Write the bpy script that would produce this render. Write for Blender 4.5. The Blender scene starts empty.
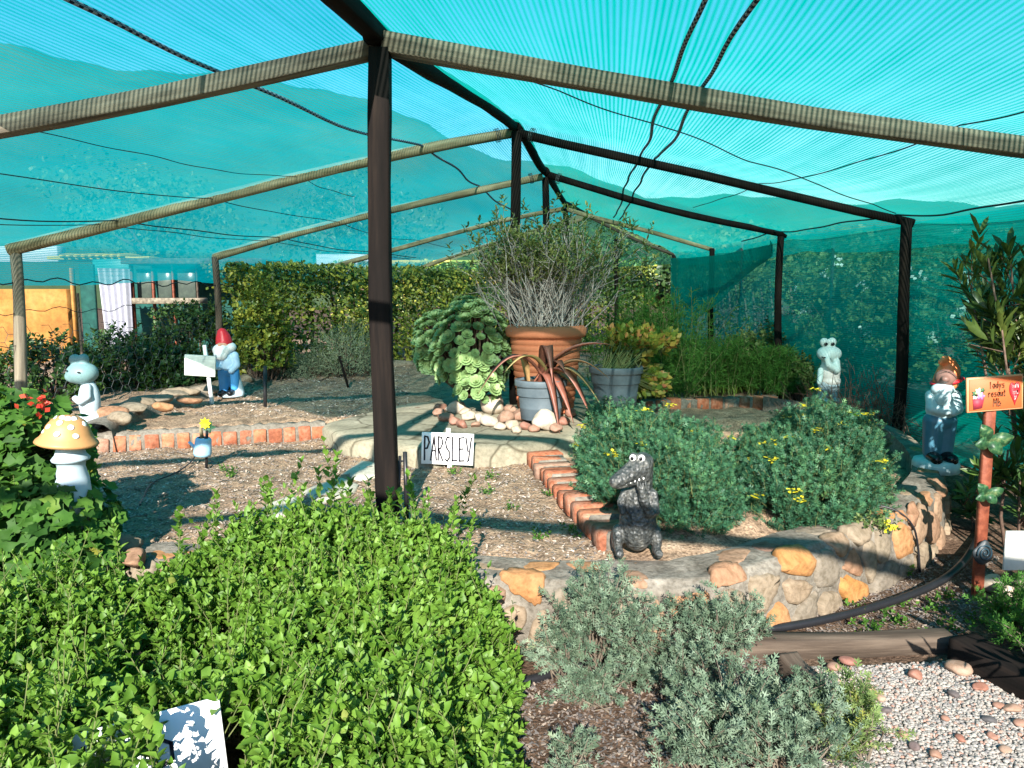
import bpy, bmesh, math, random
import numpy as np
from mathutils import Vector, Matrix

rng = np.random.default_rng(11)
random.seed(5)
scene = bpy.context.scene
COL = scene.collection
PI = math.pi
F = 740.0
PITCH = math.radians(7.0)
CAM = np.array([0.0, 0.0, 1.25])

# ------------------------------------------------------------------ placement
def ray(px, py):
    u = (px - 512) / F; v = (384 - py) / F
    return np.array([u, math.cos(PITCH) + v * math.sin(PITCH), -math.sin(PITCH) + v * math.cos(PITCH)])
def P(px, py, d):            # point on the sight line at distance d along +Y
    r = ray(px, py); return CAM + r * (d / r[1])
def G(px, py, z=0.0):        # point on the sight line at height z
    r = ray(px, py); return CAM + r * ((z - CAM[2]) / r[2])
def nrm(a):
    a = np.asarray(a, float)
    return a / np.maximum(np.linalg.norm(a, axis=-1, keepdims=True), 1e-9)
def lerp(a, b, t): return a + (b - a) * t
def sstep(a, b, x):
    t = np.clip((x - a) / (b - a), 0, 1); return t * t * (3 - 2 * t)
def lump(p, s=1.0, seed=0):
    p = np.asarray(p, float) * s; x, y, z = p[..., 0], p[..., 1], p[..., 2]
    a = seed * 1.7
    return (np.sin(x * 1.9 + y * 1.1 + a) + np.sin(y * 2.3 - z * 1.7 + 2 * a) + np.sin(z * 2.1 + x * 1.3 + 3 * a)
            + .5 * np.sin(x * 4.7 - y * 3.9 + a) + .5 * np.sin(z * 5.1 + y * 4.3 - a)) / 4.0

# ------------------------------------------------------------------ geometry
class Geo:
    def __init__(s): s.V = []; s.T = []; s.U = []; s.L = []; s.N = []; s.n = 0
    def add(s, v, faces, tone=0.5, uv=None):
        v = np.asarray(v, float).reshape(-1, 3); n = len(v)
        s.V.append(v); s.T.append(np.broadcast_to(np.asarray(tone, float), (n,)))
        s.U.append(v if uv is None else np.asarray(uv, float).reshape(-1, 3))
        if isinstance(faces, np.ndarray):
            s.L.append((faces + s.n).ravel()); s.N.append(np.full(len(faces), faces.shape[1]))
        else:
            for k in sorted(set(len(f) for f in faces)):
                fa = np.array([f for f in faces if len(f) == k]) + s.n
                s.L.append(fa.ravel()); s.N.append(np.full(len(fa), k))
        s.n += n
        return s
    def build(s, name, mat, parent=None, smooth=False, loc=None):
        V = np.concatenate(s.V) if s.V else np.zeros((0, 3))
        org = np.array(parent['_org']) if parent is not None else (np.array(loc, float) if loc is not None else np.zeros(3))
        me = bpy.data.meshes.new(name)
        L = np.concatenate(s.L).astype(np.int32); N = np.concatenate(s.N).astype(np.int32)
        me.vertices.add(len(V)); me.vertices.foreach_set('co', (V - org).astype(np.float32).ravel())
        me.loops.add(len(L)); me.loops.foreach_set('vertex_index', L)
        me.polygons.add(len(N)); st = np.zeros(len(N), np.int32); st[1:] = np.cumsum(N)[:-1]
        me.polygons.foreach_set('loop_start', st)
        me.update(calc_edges=True)
        a = me.attributes.new('tone', 'FLOAT', 'POINT'); a.data.foreach_set('value', np.concatenate(s.T).astype(np.float32))
        a = me.attributes.new('gv', 'FLOAT_VECTOR', 'POINT'); a.data.foreach_set('vector', np.concatenate(s.U).astype(np.float32).ravel())
        if smooth: me.polygons.foreach_set('use_smooth', np.ones(len(N), bool))
        me.validate(); me.materials.append(mat)
        o = bpy.data.objects.new(name, me); COL.objects.link(o)
        if parent is not None:
            o.parent = parent; o['_org'] = org.tolist()
        elif loc is not None:
            o.location = loc; o['_org'] = [float(c) for c in loc]
        return o

def tag(o, label=None, cat=None, group=None, kind=None):
    if label: o['label'] = label
    if cat: o['category'] = cat
    if group: o['group'] = group
    if kind: o['kind'] = kind
    return o
def thing(name, label, cat, loc=(0, 0, 0), group=None):
    o = bpy.data.objects.new(name, None); COL.objects.link(o); o.location = [float(c) for c in loc]
    o['_org'] = [float(c) for c in loc]; o.empty_display_size = .1
    return tag(o, label, cat, group)
def copy_tree(o, loc, rz=0, scale=1, label=None):
    c = o.copy(); COL.objects.link(c); c.location = loc; c.rotation_euler = (0, 0, rz); c.scale = (scale,) * 3
    if label: c['label'] = label
    for ch in list(o.children):
        d = ch.copy(); COL.objects.link(d); d.parent = c
        for g in list(ch.children):
            e = g.copy(); COL.objects.link(e); e.parent = d
    return c

def frame_of(d):
    d = nrm(d); h = np.where(np.abs(d[..., 2:3]) > .9, np.array([1., 0, 0]), np.array([0, 0, 1.]))
    e1 = nrm(np.cross(d, h)); e2 = np.cross(e1, d); return e1, e2
def tube(g, pts, r, sides=8, cap=True, tone=.5, square=False, wob=0, seed=0):
    pts = np.asarray(pts, float); n = len(pts); r = np.broadcast_to(np.asarray(r, float), (n,))
    tg = np.gradient(pts, axis=0); e1, e2 = frame_of(tg)
    for i in range(1, n):                       # keep the frame from flipping
        a = e1[i - 1] - tg[i] * np.dot(e1[i - 1], tg[i]) / max(np.dot(tg[i], tg[i]), 1e-12); e1[i] = nrm(a); e2[i] = np.cross(e1[i], nrm(tg[i]))
    L = np.concatenate([[0], np.cumsum(np.linalg.norm(np.diff(pts, axis=0), axis=1))])
    if square:
        sides = 8; q = np.array([[1, .86], [.86, 1], [-.86, 1], [-1, .86], [-1, -.86], [-.86, -1], [.86, -1], [1, -.86]])
    else:
        an = np.arange(sides) * 2 * PI / sides; q = np.stack([np.cos(an), np.sin(an)], 1)
    rr = r[:, None] * (1 + (wob * np.sin(L[:, None] * 7 + seed + np.arange(sides) * 1.9) if wob else 0)) * np.ones((1, sides))
    v = pts[:, None, :] + (e1[:, None, :] * q[None, :, 0:1] + e2[:, None, :] * q[None, :, 1:2]) * rr[..., None]
    uv = np.zeros((n, sides, 3)); uv[..., 0] = q[:, 0] * r[:, None] + seed * 3.1; uv[..., 1] = L[:, None] + seed * 1.3; uv[..., 2] = q[:, 1] * r[:, None]
    f = []
    for i in range(n - 1):
        for k in range(sides):
            a = i * sides + k; b = i * sides + (k + 1) % sides
            f.append((a, b, b + sides, a + sides))
    if cap:
        f.append(tuple(range(sides))[::-1]); f.append(tuple((n - 1) * sides + k for k in range(sides)))
    g.add(v.reshape(-1, 3), f, tone, uv.reshape(-1, 3)); return g
def tubes3(g, A, B, ra, rb, tone=.5):            # many three-sided twigs at once
    A = np.asarray(A, float); B = np.asarray(B, float); n = len(A)
    e1, e2 = frame_of(B - A); v = np.zeros((n, 6, 3))
    ra = np.broadcast_to(ra, (n,)); rb = np.broadcast_to(rb, (n,))
    for k in range(3):
        w = e1 * math.cos(k * 2.0944) + e2 * math.sin(k * 2.0944)
        v[:, k] = A + w * ra[:, None]; v[:, k + 3] = B + w * rb[:, None]
    f = np.array([(0, 1, 4, 3), (1, 2, 5, 4), (2, 0, 3, 5)])
    F_ = (f[None] + (np.arange(n) * 6)[:, None, None]).reshape(-1, 4)
    g.add(v.reshape(-1, 3), F_, np.repeat(np.broadcast_to(tone, (n,)), 6)); return g
def box(g, c, s, rot=None, tone=.5, bev=0.004):
    s = np.asarray(s, float) / 2; b = min(bev, *(s * .45))
    V = []; 
    for sx in (-1, 1):
        for sy in (-1, 1):
            for sz in (-1, 1):
                V += [(sx * s[0], sy * (s[1] - b), sz * (s[2] - b)), (sx * (s[0] - b), sy * s[1], sz * (s[2] - b)), (sx * (s[0] - b), sy * (s[1] - b), sz * s[2])]
    bm = bmesh.new(); vs = [bm.verts.new(v) for v in V]; r = bmesh.ops.convex_hull(bm, input=vs); bm.normal_update()
    bm.verts.index_update(); vv = np.array([v.co[:] for v in bm.verts]); ff = [tuple(x.index for x in f.verts) for f in bm.faces]; bm.free()
    uv = vv + rng.random(3) * 3
    if rot is not None: vv = vv @ np.asarray(rot, float).T
    g.add(vv + np.asarray(c, float), ff, tone, uv); return g
def rot_z(a): return np.array([[math.cos(a), -math.sin(a), 0], [math.sin(a), math.cos(a), 0], [0, 0, 1]])
def rot_x(a): return np.array([[1, 0, 0], [0, math.cos(a), -math.sin(a)], [0, math.sin(a), math.cos(a)]])
def rot_y(a): return np.array([[math.cos(a), 0, math.sin(a)], [0, 1, 0], [-math.sin(a), 0, math.cos(a)]])
def lathe(g, prof, c=(0, 0, 0), n=40, tone=.5, rot=None, wob=0, seed=0):
    prof = np.asarray(prof, float); m = len(prof); an = np.arange(n) * 2 * PI / n
    w = 1 + wob * (np.sin(an * 2 + seed) + .6 * np.sin(an * 3 + 2 * seed))
    v = np.zeros((m, n, 3)); v[..., 0] = prof[:, 0:1] * np.cos(an) * w; v[..., 1] = prof[:, 0:1] * np.sin(an) * w; v[..., 2] = prof[:, 1:2]
    f = []
    for i in range(m - 1):
        for k in range(n):
            a = i * n + k; b = i * n + (k + 1) % n; f.append((a, b, b + n, a + n))
    v = v.reshape(-1, 3)
    if rot is not None: v = v @ np.asarray(rot).T
    g.add(v + np.asarray(c, float), f, tone); return g
_ICO = {}
def ico(sub):
    if sub not in _ICO:
        bm = bmesh.new(); bmesh.ops.create_icosphere(bm, subdivisions=sub, radius=1); bm.verts.index_update()
        _ICO[sub] = (np.array([v.co[:] for v in bm.verts]), np.array([[v.index for v in f.verts] for f in bm.faces])); bm.free()
    return _ICO[sub]
def rock(g, c, s, seed=0, sub=3, rz=0, tone=.5, cuts=7, rough=.05):
    v, f = ico(sub); r = np.random.default_rng(seed); v = v.copy()
    for _ in range(cuts):                        # flat facets of a broken stone
        d = nrm(r.normal(size=3)); k = r.uniform(.55, .85); h = v @ d; v -= np.maximum(h - k, 0)[:, None] * d * .85
    v *= (1 + rough * lump(v, 3.1, seed))[:, None] * (1 + rough * .5 * lump(v, 7.3, seed + 3))[:, None]
    v = v * np.asarray(s, float) @ rot_z(rz).T
    g.add(v + np.asarray(c, float), f, tone, v + seed * 1.37); return g
def sphere(g, c, s, sub=3, tone=.5, rot=None):
    v, f = ico(sub); v = v * np.asarray(s, float)
    if rot is not None: v = v @ np.asarray(rot).T
    g.add(v + np.asarray(c, float), f, tone); return g

# leaf templates: y along the leaf, z the upper side
def T_oval(w=.55, fold=.12, curl=.12):
    return (np.array([(0, 0, 0), (-w / 2, .38, fold), (w / 2, .38, fold), (0, .42, 0), (-w * .33, .72, fold * .6 - curl * .4), (w * .33, .72, fold * .6 - curl * .4), (0, 1, -curl)]),
            np.array([(0, 3, 1), (0, 2, 3), (3, 4, 1), (3, 2, 5), (3, 6, 4), (3, 5, 6)]))
def T_diamond(w=.4, fold=.08):
    return (np.array([(0, 0, 0), (-w / 2, .5, fold), (w / 2, .5, fold), (0, 1, 0.)]), np.array([(0, 2, 1), (1, 2, 3)]))
def T_lobed():
    v = [(0, .35, -.06)]; k = 11
    for i in range(k):
        a = -2.45 + 4.9 * i / (k - 1); r = .62 if i % 2 == 0 else .47
        v.append((math.sin(a) * r, .35 + math.cos(a) * r, .05 * math.sin(i * 1.7) + .09))
    return np.array(v), np.array([(0, i + 2, i + 1) for i in range(k - 1)])
def T_feather(pairs=2, w=.13, spread=.42):
    V = []; Fc = []
    def dia(b, d, l):
        b = np.array(b); d = nrm(np.array(d)); s = np.array([d[1], -d[0], 0]) * w * .5; n = len(V)
        for q in (b, b + d * l * .6 - s, b + d * l * .6 + s, b + d * l): V.append(q)
        Fc.extend([(n, n + 2, n + 1), (n + 1, n + 2, n + 3)])
    dia((0, .1, 0), (0, 1, .05), .9)
    for i in range(pairs):
        y = .25 + .32 * i
        dia((0, y, 0), (-.8, .7, .25), spread * (1 - .15 * i)); dia((0, y, 0), (.8, .7, .25), spread * (1 - .15 * i))
    return np.array(V), np.array(Fc)
def T_strap(w=.16, droop=.15):
    V = [(0, 0, 0)]; ys = (.35, .75)
    for y in ys: V += [(-w / 2, y, .04 - droop * y * y), (0, y, -droop * y * y), (w / 2, y, .04 - droop * y * y)]
    V.append((0, 1, -droop))
    return np.array(V), np.array([(0, 2, 1), (0, 3, 2), (1, 2, 5), (1, 5, 4), (2, 3, 6), (2, 6, 5), (4, 5, 7), (5, 6, 7)])
def T_thread(w=.05): return np.array([(-w / 2, 0, 0), (w / 2, 0, 0), (0, 1, 0.)]), np.array([(0, 1, 2)])
def T_spoon():
    return (np.array([(-.08, 0, 0), (.08, 0, 0), (-.31, .62, .08), (.31, .62, .08), (0, .6, .01), (-.24, .9, .12), (.24, .9, .12), (0, 1, .2)]),
            np.array([(0, 1, 4), (0, 4, 2), (1, 3, 4), (2, 4, 5), (4, 3, 6), (5, 4, 7), (4, 6, 7)]))
def place(g, T, pos, d, n, sc, tone):
    v, f = T; pos = np.asarray(pos, float); N = len(pos)
    if N == 0: return
    y = nrm(d); x = nrm(np.cross(y, n)); z = np.cross(x, y)
    sc = np.broadcast_to(np.asarray(sc, float), (N,))
    out = pos[:, None, :] + (v[None, :, 0:1] * x[:, None, :] + v[None, :, 1:2] * y[:, None, :] + v[None, :, 2:3] * z[:, None, :]) * sc[:, None, None]
    FF = (f[None] + (np.arange(N) * len(v))[:, None, None]).reshape(-1, f.shape[1])
    g.add(out.reshape(-1, 3), FF, np.repeat(np.broadcast_to(tone, (N,)), len(v)))
def sprigs(g, T, base, dirs, L, nodes, per, leaf, tilt=(1.35, .5), jit=.35, taper=.35, tone=None, stem=None, stem_r=.0015, twist=PI / 2, t0=.1):
    base = np.asarray(base, float); N = len(base); dirs = nrm(dirs); L = np.broadcast_to(L, (N,)); e1, e2 = frame_of(dirs)
    bend = rng.normal(size=(N, 3)) * .12; bend[:, 2] = 0
    ph = rng.random(N) * 2 * PI; tone = rng.random(N) if tone is None else tone
    for k in range(nodes):
        t = t0 + (1 - t0) * (k + .6) / nodes
        pos = base + dirs * (L * t)[:, None] + bend * (L * t * t)[:, None]
        for j in range(per):
            a = ph + k * twist + 2 * PI * j / per + rng.normal(size=N) * jit
            o = e1 * np.cos(a)[:, None] + e2 * np.sin(a)[:, None]
            ti = lerp(tilt[0], tilt[1], t) + rng.normal(size=N) * jit * .6
            d = dirs * np.cos(ti)[:, None] + o * np.sin(ti)[:, None]; n = dirs * np.sin(ti)[:, None] - o * np.cos(ti)[:, None]
            n = nrm(n + rng.normal(size=(N, 3)) * jit * .5)
            place(g, T, pos, d, n, leaf * (1 - taper * abs(t - .45)) * rng.uniform(.6, 1.3, N), np.clip(tone * .6 + rng.random(N) * .4, 0, 1))
    if stem is not None:
        tubes3(stem, base, base + dirs * L[:, None] * .6, stem_r, stem_r * .8); tubes3(stem, base + dirs * L[:, None] * .6, base + dirs * L[:, None] + bend * L[:, None], stem_r * .8, stem_r * .5)
def mound(c, r, n, inner=.55, zmin=-.1, lumps=.18, seed=0, ls=2.0, power=.5):
    d = nrm(rng.normal(size=(int(n * 2.5), 3))); d = d[d[:, 2] > zmin][:n]; m = len(d)
    f = inner + (1 - inner) * rng.random(m) ** power; f = f * (1 + lumps * lump(d, ls, seed))
    return np.asarray(c, float) + d * np.asarray(r, float) * f[:, None], d

# merge overlapping rounded lumps into one continuous skin
def blob(lumps_, voxel, smooth=6, o=(0, 0, 0), s=1.0, rz=0):
    g = Geo()
    for q in lumps_:
        if q[0] == 'e':
            sphere(g, q[1], q[2], 3, rot=q[3] if len(q) > 3 else None)
        else:
            p = [np.array(x, float) for x in q[1]]; rr = q[2]
            for i in range(len(p) - 1):
                n = max(3, int(np.linalg.norm(p[i + 1] - p[i]) / (min(rr[i], rr[i + 1]) * .35)))
                for k in range(n + 1):
                    t = k / n; R = lerp(rr[i], rr[i + 1], t); sphere(g, lerp(p[i], p[i + 1], t), (R, R, R), 2)
    V = np.concatenate(g.V); me = bpy.data.meshes.new('tmp')
    me.from_pydata(V.tolist(), [], np.concatenate(g.L).reshape(-1, 3).tolist()); ob = bpy.data.objects.new('tmp', me); COL.objects.link(ob)
    m = ob.modifiers.new('r', 'REMESH'); m.mode = 'VOXEL'; m.voxel_size = voxel
    m2 = ob.modifiers.new('s', 'SMOOTH'); m2.iterations = smooth; m2.factor = .5
    dg = bpy.context.evaluated_depsgraph_get(); ev = ob.evaluated_get(dg); em = ev.to_mesh()
    v = np.zeros(len(em.vertices) * 3); em.vertices.foreach_get('co', v); v = v.reshape(-1, 3)
    f = [tuple(p.vertices) for p in em.polygons]; ev.to_mesh_clear()
    bpy.data.objects.remove(ob); bpy.data.meshes.remove(me)
    out = Geo(); out.add((v * s) @ rot_z(rz).T + np.asarray(o, float), f, .5, v); return out

# ------------------------------------------------------------------ materials
def newmat(name):
    m = bpy.data.materials.new(name); m.use_nodes = True; nt = m.node_tree; nt.nodes.clear()
    out = nt.nodes.new('ShaderNodeOutputMaterial'); return m, nt, out
def ramp(nt, fac, stops, interp='LINEAR'):
    r = nt.nodes.new('ShaderNodeValToRGB'); r.color_ramp.interpolation = interp; el = r.color_ramp.elements
    while len(el) < len(stops): el.new(.5)
    for e, (p, c) in zip(el, stops): e.position = p; e.color = (*c, 1)
    nt.links.new(fac, r.inputs[0]); return r.outputs[0]
def vec(nt, src='gv', scale=(1, 1, 1)):
    if src == 'gv':
        a = nt.nodes.new('ShaderNodeAttribute'); a.attribute_name = 'gv'; v = a.outputs['Vector']
    else:
        v = nt.nodes.new('ShaderNodeTexCoord').outputs['Object']
    mp = nt.nodes.new('ShaderNodeMapping'); mp.inputs['Scale'].default_value = scale; nt.links.new(v, mp.inputs[0]); return mp.outputs[0]
def noise(nt, v, scale, detail=6, rough=.6, dist=0):
    n = nt.nodes.new('ShaderNodeTexNoise'); n.inputs['Scale'].default_value = scale; n.inputs['Detail'].default_value = detail
    n.inputs['Roughness'].default_value = rough; n.inputs['Distortion'].default_value = dist; nt.links.new(v, n.inputs['Vector']); return n.outputs[0]
def mixc(nt, a, b, fac, mode='MIX'):
    m = nt.nodes.new('ShaderNodeMix'); m.data_type = 'RGBA'; m.blend_type = mode
    for s_, q in ((0, fac), (6, a), (7, b)):
        if isinstance(q, (int, float)): m.inputs[s_].default_value = q
        elif isinstance(q, tuple): m.inputs[s_].default_value = (*q, 1)
        else: nt.links.new(q, m.inputs[s_])
    return m.outputs[2]
def mathn(nt, op, a, b=None, clamp=False):
    m = nt.nodes.new('ShaderNodeMath'); m.operation = op; m.use_clamp = clamp
    for i, q in enumerate((a, b)):
        if q is None: continue
        if isinstance(q, (int, float)): m.inputs[i].default_value = q
        else: nt.links.new(q, m.inputs[i])
    return m.outputs[0]
def attr(nt, name='tone'):
    a = nt.nodes.new('ShaderNodeAttribute'); a.attribute_name = name; return a.outputs['Fac']
def pbsdf(nt, col, rough=.8, spec=.3, bumpv=None, bump=.3, bd=.01):
    p = nt.nodes.new('ShaderNodeBsdfPrincipled')
    if isinstance(col, tuple): p.inputs['Base Color'].default_value = (*col, 1)
    else: nt.links.new(col, p.inputs['Base Color'])
    p.inputs['Roughness'].default_value = rough; p.inputs['Specular IOR Level'].default_value = spec
    if bumpv is not None:
        b = nt.nodes.new('ShaderNodeBump'); b.inputs['Strength'].default_value = bump; b.inputs['Distance'].default_value = bd
        nt.links.new(bumpv, b.inputs['Height']); nt.links.new(b.outputs[0], p.inputs['Normal'])
    return p
def M_noise(name, stops, scale=6, rough=.85, spec=.25, bump=.4, bd=.01, src='gv', vscale=(1, 1, 1), tone=None, tmix=.7, detail=8, fine=None):
    m, nt, out = newmat(name); v = vec(nt, src, vscale); n = noise(nt, v, scale, detail); c = ramp(nt, n, stops)
    if tone: c = mixc(nt, ramp(nt, attr(nt), tone), c, 1.0 - tmix)
    if fine:
        n2 = noise(nt, v, fine[0], 4); c = mixc(nt, c, ramp(nt, n2, [(.3, fine[1]), (.55, (1, 1, 1)), (.75, fine[2])]), 1.0, 'MULTIPLY')
        n = mathn(nt, 'ADD', n, mathn(nt, 'MULTIPLY', n2, .5))
    p = pbsdf(nt, c, rough, spec, n, bump, bd); nt.links.new(p.outputs[0], out.inputs[0]); return m
def M_leaf(name, stops, rough=.5, spec=.35, trans=.3, tcol=None):
    m, nt, out = newmat(name); c = ramp(nt, attr(nt), stops)
    v = vec(nt, 'obj'); c = mixc(nt, c, ramp(nt, noise(nt, v, 25, 3), [(.3, (.7, .75, .7)), (.7, (1.15, 1.1, 1))]), .8, 'MULTIPLY')
    p = pbsdf(nt, c, rough, spec)
    t = nt.nodes.new('ShaderNodeBsdfTranslucent'); nt.links.new(mixc(nt, c, tcol or (1.2, 1.25, .6), 1.0, 'MULTIPLY'), t.inputs[0])
    mx = nt.nodes.new('ShaderNodeMixShader'); mx.inputs[0].default_value = trans
    nt.links.new(p.outputs[0], mx.inputs[1]); nt.links.new(t.outputs[0], mx.inputs[2]); nt.links.new(mx.outputs[0], out.inputs[0]); return m
def M_paint(name, col, rough=.45, wear=.25, spec=.4, scale=14, dark=(.55, .55, .5)):
    m, nt, out = newmat(name); v = vec(nt, 'obj'); n = noise(nt, v, scale, 6)
    c = mixc(nt, col, tuple(col[i] * dark[i] for i in range(3)), mathn(nt, 'MULTIPLY', ramp(nt, n, [(.45, (0, 0, 0)), (.75, (1, 1, 1))]), wear))
    p = pbsdf(nt, c, rough, spec, noise(nt, v, 60, 4), .12, .004); nt.links.new(p.outputs[0], out.inputs[0]); return m
def M_net(name, col, open_, freq=55, amp=.25, streak=.25, trans=.7, tint=(.48, .93, .92)):
    m, nt, out = newmat(name); v = vec(nt, 'gv')
    sp = nt.nodes.new('ShaderNodeSeparateXYZ'); nt.links.new(v, sp.inputs[0])
    w = nt.nodes.new('ShaderNodeMath'); w.operation = 'SINE'; nt.links.new(mathn(nt, 'MULTIPLY', sp.outputs[0], freq * 2 * PI), w.inputs[0])
    st = noise(nt, vec(nt, 'gv', (9, .35, 1)), 1.0, 5); big = noise(nt, v, .9, 4)
    cov = mathn(nt, 'ADD', mathn(nt, 'MULTIPLY', w.outputs[0], amp), 1 - open_)
    cov = mathn(nt, 'ADD', cov, mathn(nt, 'MULTIPLY', mathn(nt, 'SUBTRACT', st, .5), streak))
    cov = mathn(nt, 'ADD', cov, mathn(nt, 'MULTIPLY', mathn(nt, 'SUBTRACT', big, .5), streak), True)
    c = mixc(nt, col, tuple(x * .75 for x in col), st)
    d = nt.nodes.new('ShaderNodeBsdfDiffuse'); t = nt.nodes.new('ShaderNodeBsdfTranslucent'); nt.links.new(c, d.inputs[0]); nt.links.new(c, t.inputs[0])
    a = nt.nodes.new('ShaderNodeMixShader'); a.inputs[0].default_value = trans; nt.links.new(d.outputs[0], a.inputs[1]); nt.links.new(t.outputs[0], a.inputs[2])
    tr = nt.nodes.new('ShaderNodeBsdfTransparent'); tr.inputs[0].default_value = (*tint, 1)
    mx = nt.nodes.new('ShaderNodeMixShader'); nt.links.new(cov, mx.inputs[0]); nt.links.new(tr.outputs[0], mx.inputs[1]); nt.links.new(a.outputs[0], mx.inputs[2])
    nt.links.new(mx.outputs[0], out.inputs[0]); return m

m_soil = M_noise('mulch_soil', [(.22, (.07, .048, .035)), (.42, (.24, .17, .115)), (.58, (.36, .25, .165)), (.76, (.50, .385, .28))], 9, bump=.9, bd=.03, src='obj', fine=(70, (.35, .3, .27), (1.5, 1.4, 1.3)), spec=.1)
m_soil_dark = M_noise('damp_soil', [(.25, (.035, .023, .016)), (.5, (.11, .07, .047)), (.75, (.24, .17, .12))], 8, bump=.9, bd=.03, src='obj', fine=(60, (.4, .35, .3), (1.6, 1.5, 1.4)), spec=.1)
m_chip = M_noise('bark_chip', [(.3, (.7, .7, .7)), (.7, (1.2, 1.2, 1.2))], 40, src='obj', bump=.2, tone=[(0, (.05, .033, .024)), (.45, (.18, .12, .08)), (.85, (.31, .225, .155)), (1, (.48, .40, .31))], tmix=.9, spec=.1)
m_litter = M_noise('dry_leaf_bits', [(.3, (.7, .7, .7)), (.7, (1.2, 1.2, 1.2))], 40, src='obj', bump=.2, tone=[(0, (.02, .013, .009)), (.5, (.075, .047, .03)), (.85, (.14, .092, .058)), (1, (.24, .18, .12))], tmix=.92, spec=.1)
m_mortar = M_noise('mortar', [(.25, (.075, .066, .053)), (.5, (.17, .15, .122)), (.75, (.27, .24, .20))], 7, bump=.7, bd=.02, src='obj', fine=(45, (.6, .58, .55), (1.15, 1.15, 1.1)), spec=.15)
stone_tones = [(0, (.145, .125, .10)), (.22, (.21, .17, .12)), (.42, (.25, .175, .11)), (.58, (.27, .13, .07)), (.75, (.36, .155, .05)), (.92, (.43, .18, .035)), (1, (.13, .048, .032))]
m_stone = M_noise('quarried_stone', [(.25, (.06, .05, .04)), (.5, (.20, .165, .125)), (.75, (.34, .28, .21))], 6, bump=.9, bd=.012, tone=stone_tones, tmix=.7, fine=(30, (.6, .58, .52), (1.2, 1.15, 1.1)), spec=.2)
m_brick = M_noise('old_brick', [(.3, (.13, .05, .03)), (.48, (.33, .12, .065)), (.62, (.36, .22, .15)), (.72, (.33, .29, .24))], 9, bump=.8, bd=.012, src='obj', tone=[(0, (.16, .065, .04)), (.5, (.36, .105, .05)), (.85, (.42, .17, .085)), (1, (.29, .24, .19))], tmix=.5, fine=(40, (.6, .55, .5), (1.2, 1.15, 1.1)), spec=.15)
m_slab = M_noise('path_cement', [(.25, (.13, .12, .09)), (.5, (.25, .23, .175)), (.75, (.34, .31, .245))], 3.5, bump=.4, bd=.012, src='obj', fine=(35, (.72, .72, .7), (1.1, 1.1, 1.08)), spec=.15)
def add_cracks(m, scale):
    nt = m.node_tree; p = [n for n in nt.nodes if n.type == 'BSDF_PRINCIPLED'][0]; src = p.inputs['Base Color'].links[0].from_socket
    v = vec(nt, 'obj'); ds = nt.nodes.new('ShaderNodeVectorMath'); ds.operation = 'ADD'; nz = nt.nodes.new('ShaderNodeTexNoise'); nz.inputs['Scale'].default_value = 3; nt.links.new(v, nz.inputs['Vector'])
    sc_ = nt.nodes.new('ShaderNodeVectorMath'); sc_.operation = 'SCALE'; sc_.inputs['Scale'].default_value = .25; nt.links.new(nz.outputs['Color'], sc_.inputs[0]); nt.links.new(v, ds.inputs[0]); nt.links.new(sc_.outputs[0], ds.inputs[1])
    w = nt.nodes.new('ShaderNodeTexVoronoi'); w.feature = 'DISTANCE_TO_EDGE'; w.inputs['Scale'].default_value = scale; nt.links.new(ds.outputs[0], w.inputs['Vector'])
    c2 = nt.nodes.new('ShaderNodeTexVoronoi'); c2.inputs['Scale'].default_value = scale; nt.links.new(ds.outputs[0], c2.inputs['Vector'])
    tint = ramp(nt, mathn(nt, 'FRACT', mathn(nt, 'MULTIPLY', c2.outputs['Color'], 3.7)), [(0, (.8, .78, .74)), (1, (1.12, 1.08, 1.0))])
    nt.links.new(mixc(nt, mixc(nt, src, tint, 1.0, 'MULTIPLY'), ramp(nt, w.outputs['Distance'], [(.0, (.38, .36, .33)), (.035, (1, 1, 1))]), 1.0, 'MULTIPLY'), p.inputs['Base Color'])
add_cracks(m_slab, 1.9)
m_concrete = M_noise('pale_concrete', [(.3, (.36, .33, .26)), (.7, (.52, .48, .39))], 8, bump=.3, bd=.006, src='obj', fine=(60, (.8, .8, .78), (1.1, 1.1, 1.1)))
m_gravelbase = M_noise('gravel_bed', [(.3, (.10, .085, .07)), (.55, (.3, .27, .23)), (.8, (.5, .47, .42))], 30, bump=.8, bd=.02, src='obj', fine=(120, (.4, .4, .4), (1.4, 1.4, 1.4)))
m_gravel = M_noise('gravel_stone', [(.3, (.75, .75, .75)), (.7, (1.1, 1.1, 1.1))], 40, bump=.2, tone=[(0, (.06, .05, .045)), (.15, (.13, .11, .092)), (.4, (.17, .145, .115)), (.72, (.255, .225, .185)), (.88, (.17, .105, .065)), (1, (.26, .09, .04))], tmix=.9, rough=.6)
m_cobble = M_noise('cobble', [(.3, (.7, .68, .66)), (.7, (1.1, 1.1, 1.08))], 25, bump=.3, bd=.004, tone=[(0, (.42, .35, .27)), (.2, (.36, .29, .205)), (.5, (.22, .115, .065)), (.75, (.20, .055, .025)), (1, (.025, .023, .026))], tmix=.94, rough=.7, fine=(25, (.8, .75, .7), (1.1, 1.1, 1.1)))
WV = (1, .07, 1)
m_wood_dark = M_noise('creosoted_timber', [(.25, (.0035, .003, .0025)), (.5, (.008, .0058, .005)), (.78, (.020, .0135, .010))], 26, spec=.12, rough=.85, bump=.5, bd=.006, vscale=WV)
m_wood_grey = M_noise('weathered_timber', [(.25, (.045, .035, .025)), (.45, (.13, .11, .08)), (.6, (.21, .18, .13)), (.8, (.31, .275, .21))], 22, bump=.6, bd=.006, vscale=WV)
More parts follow.
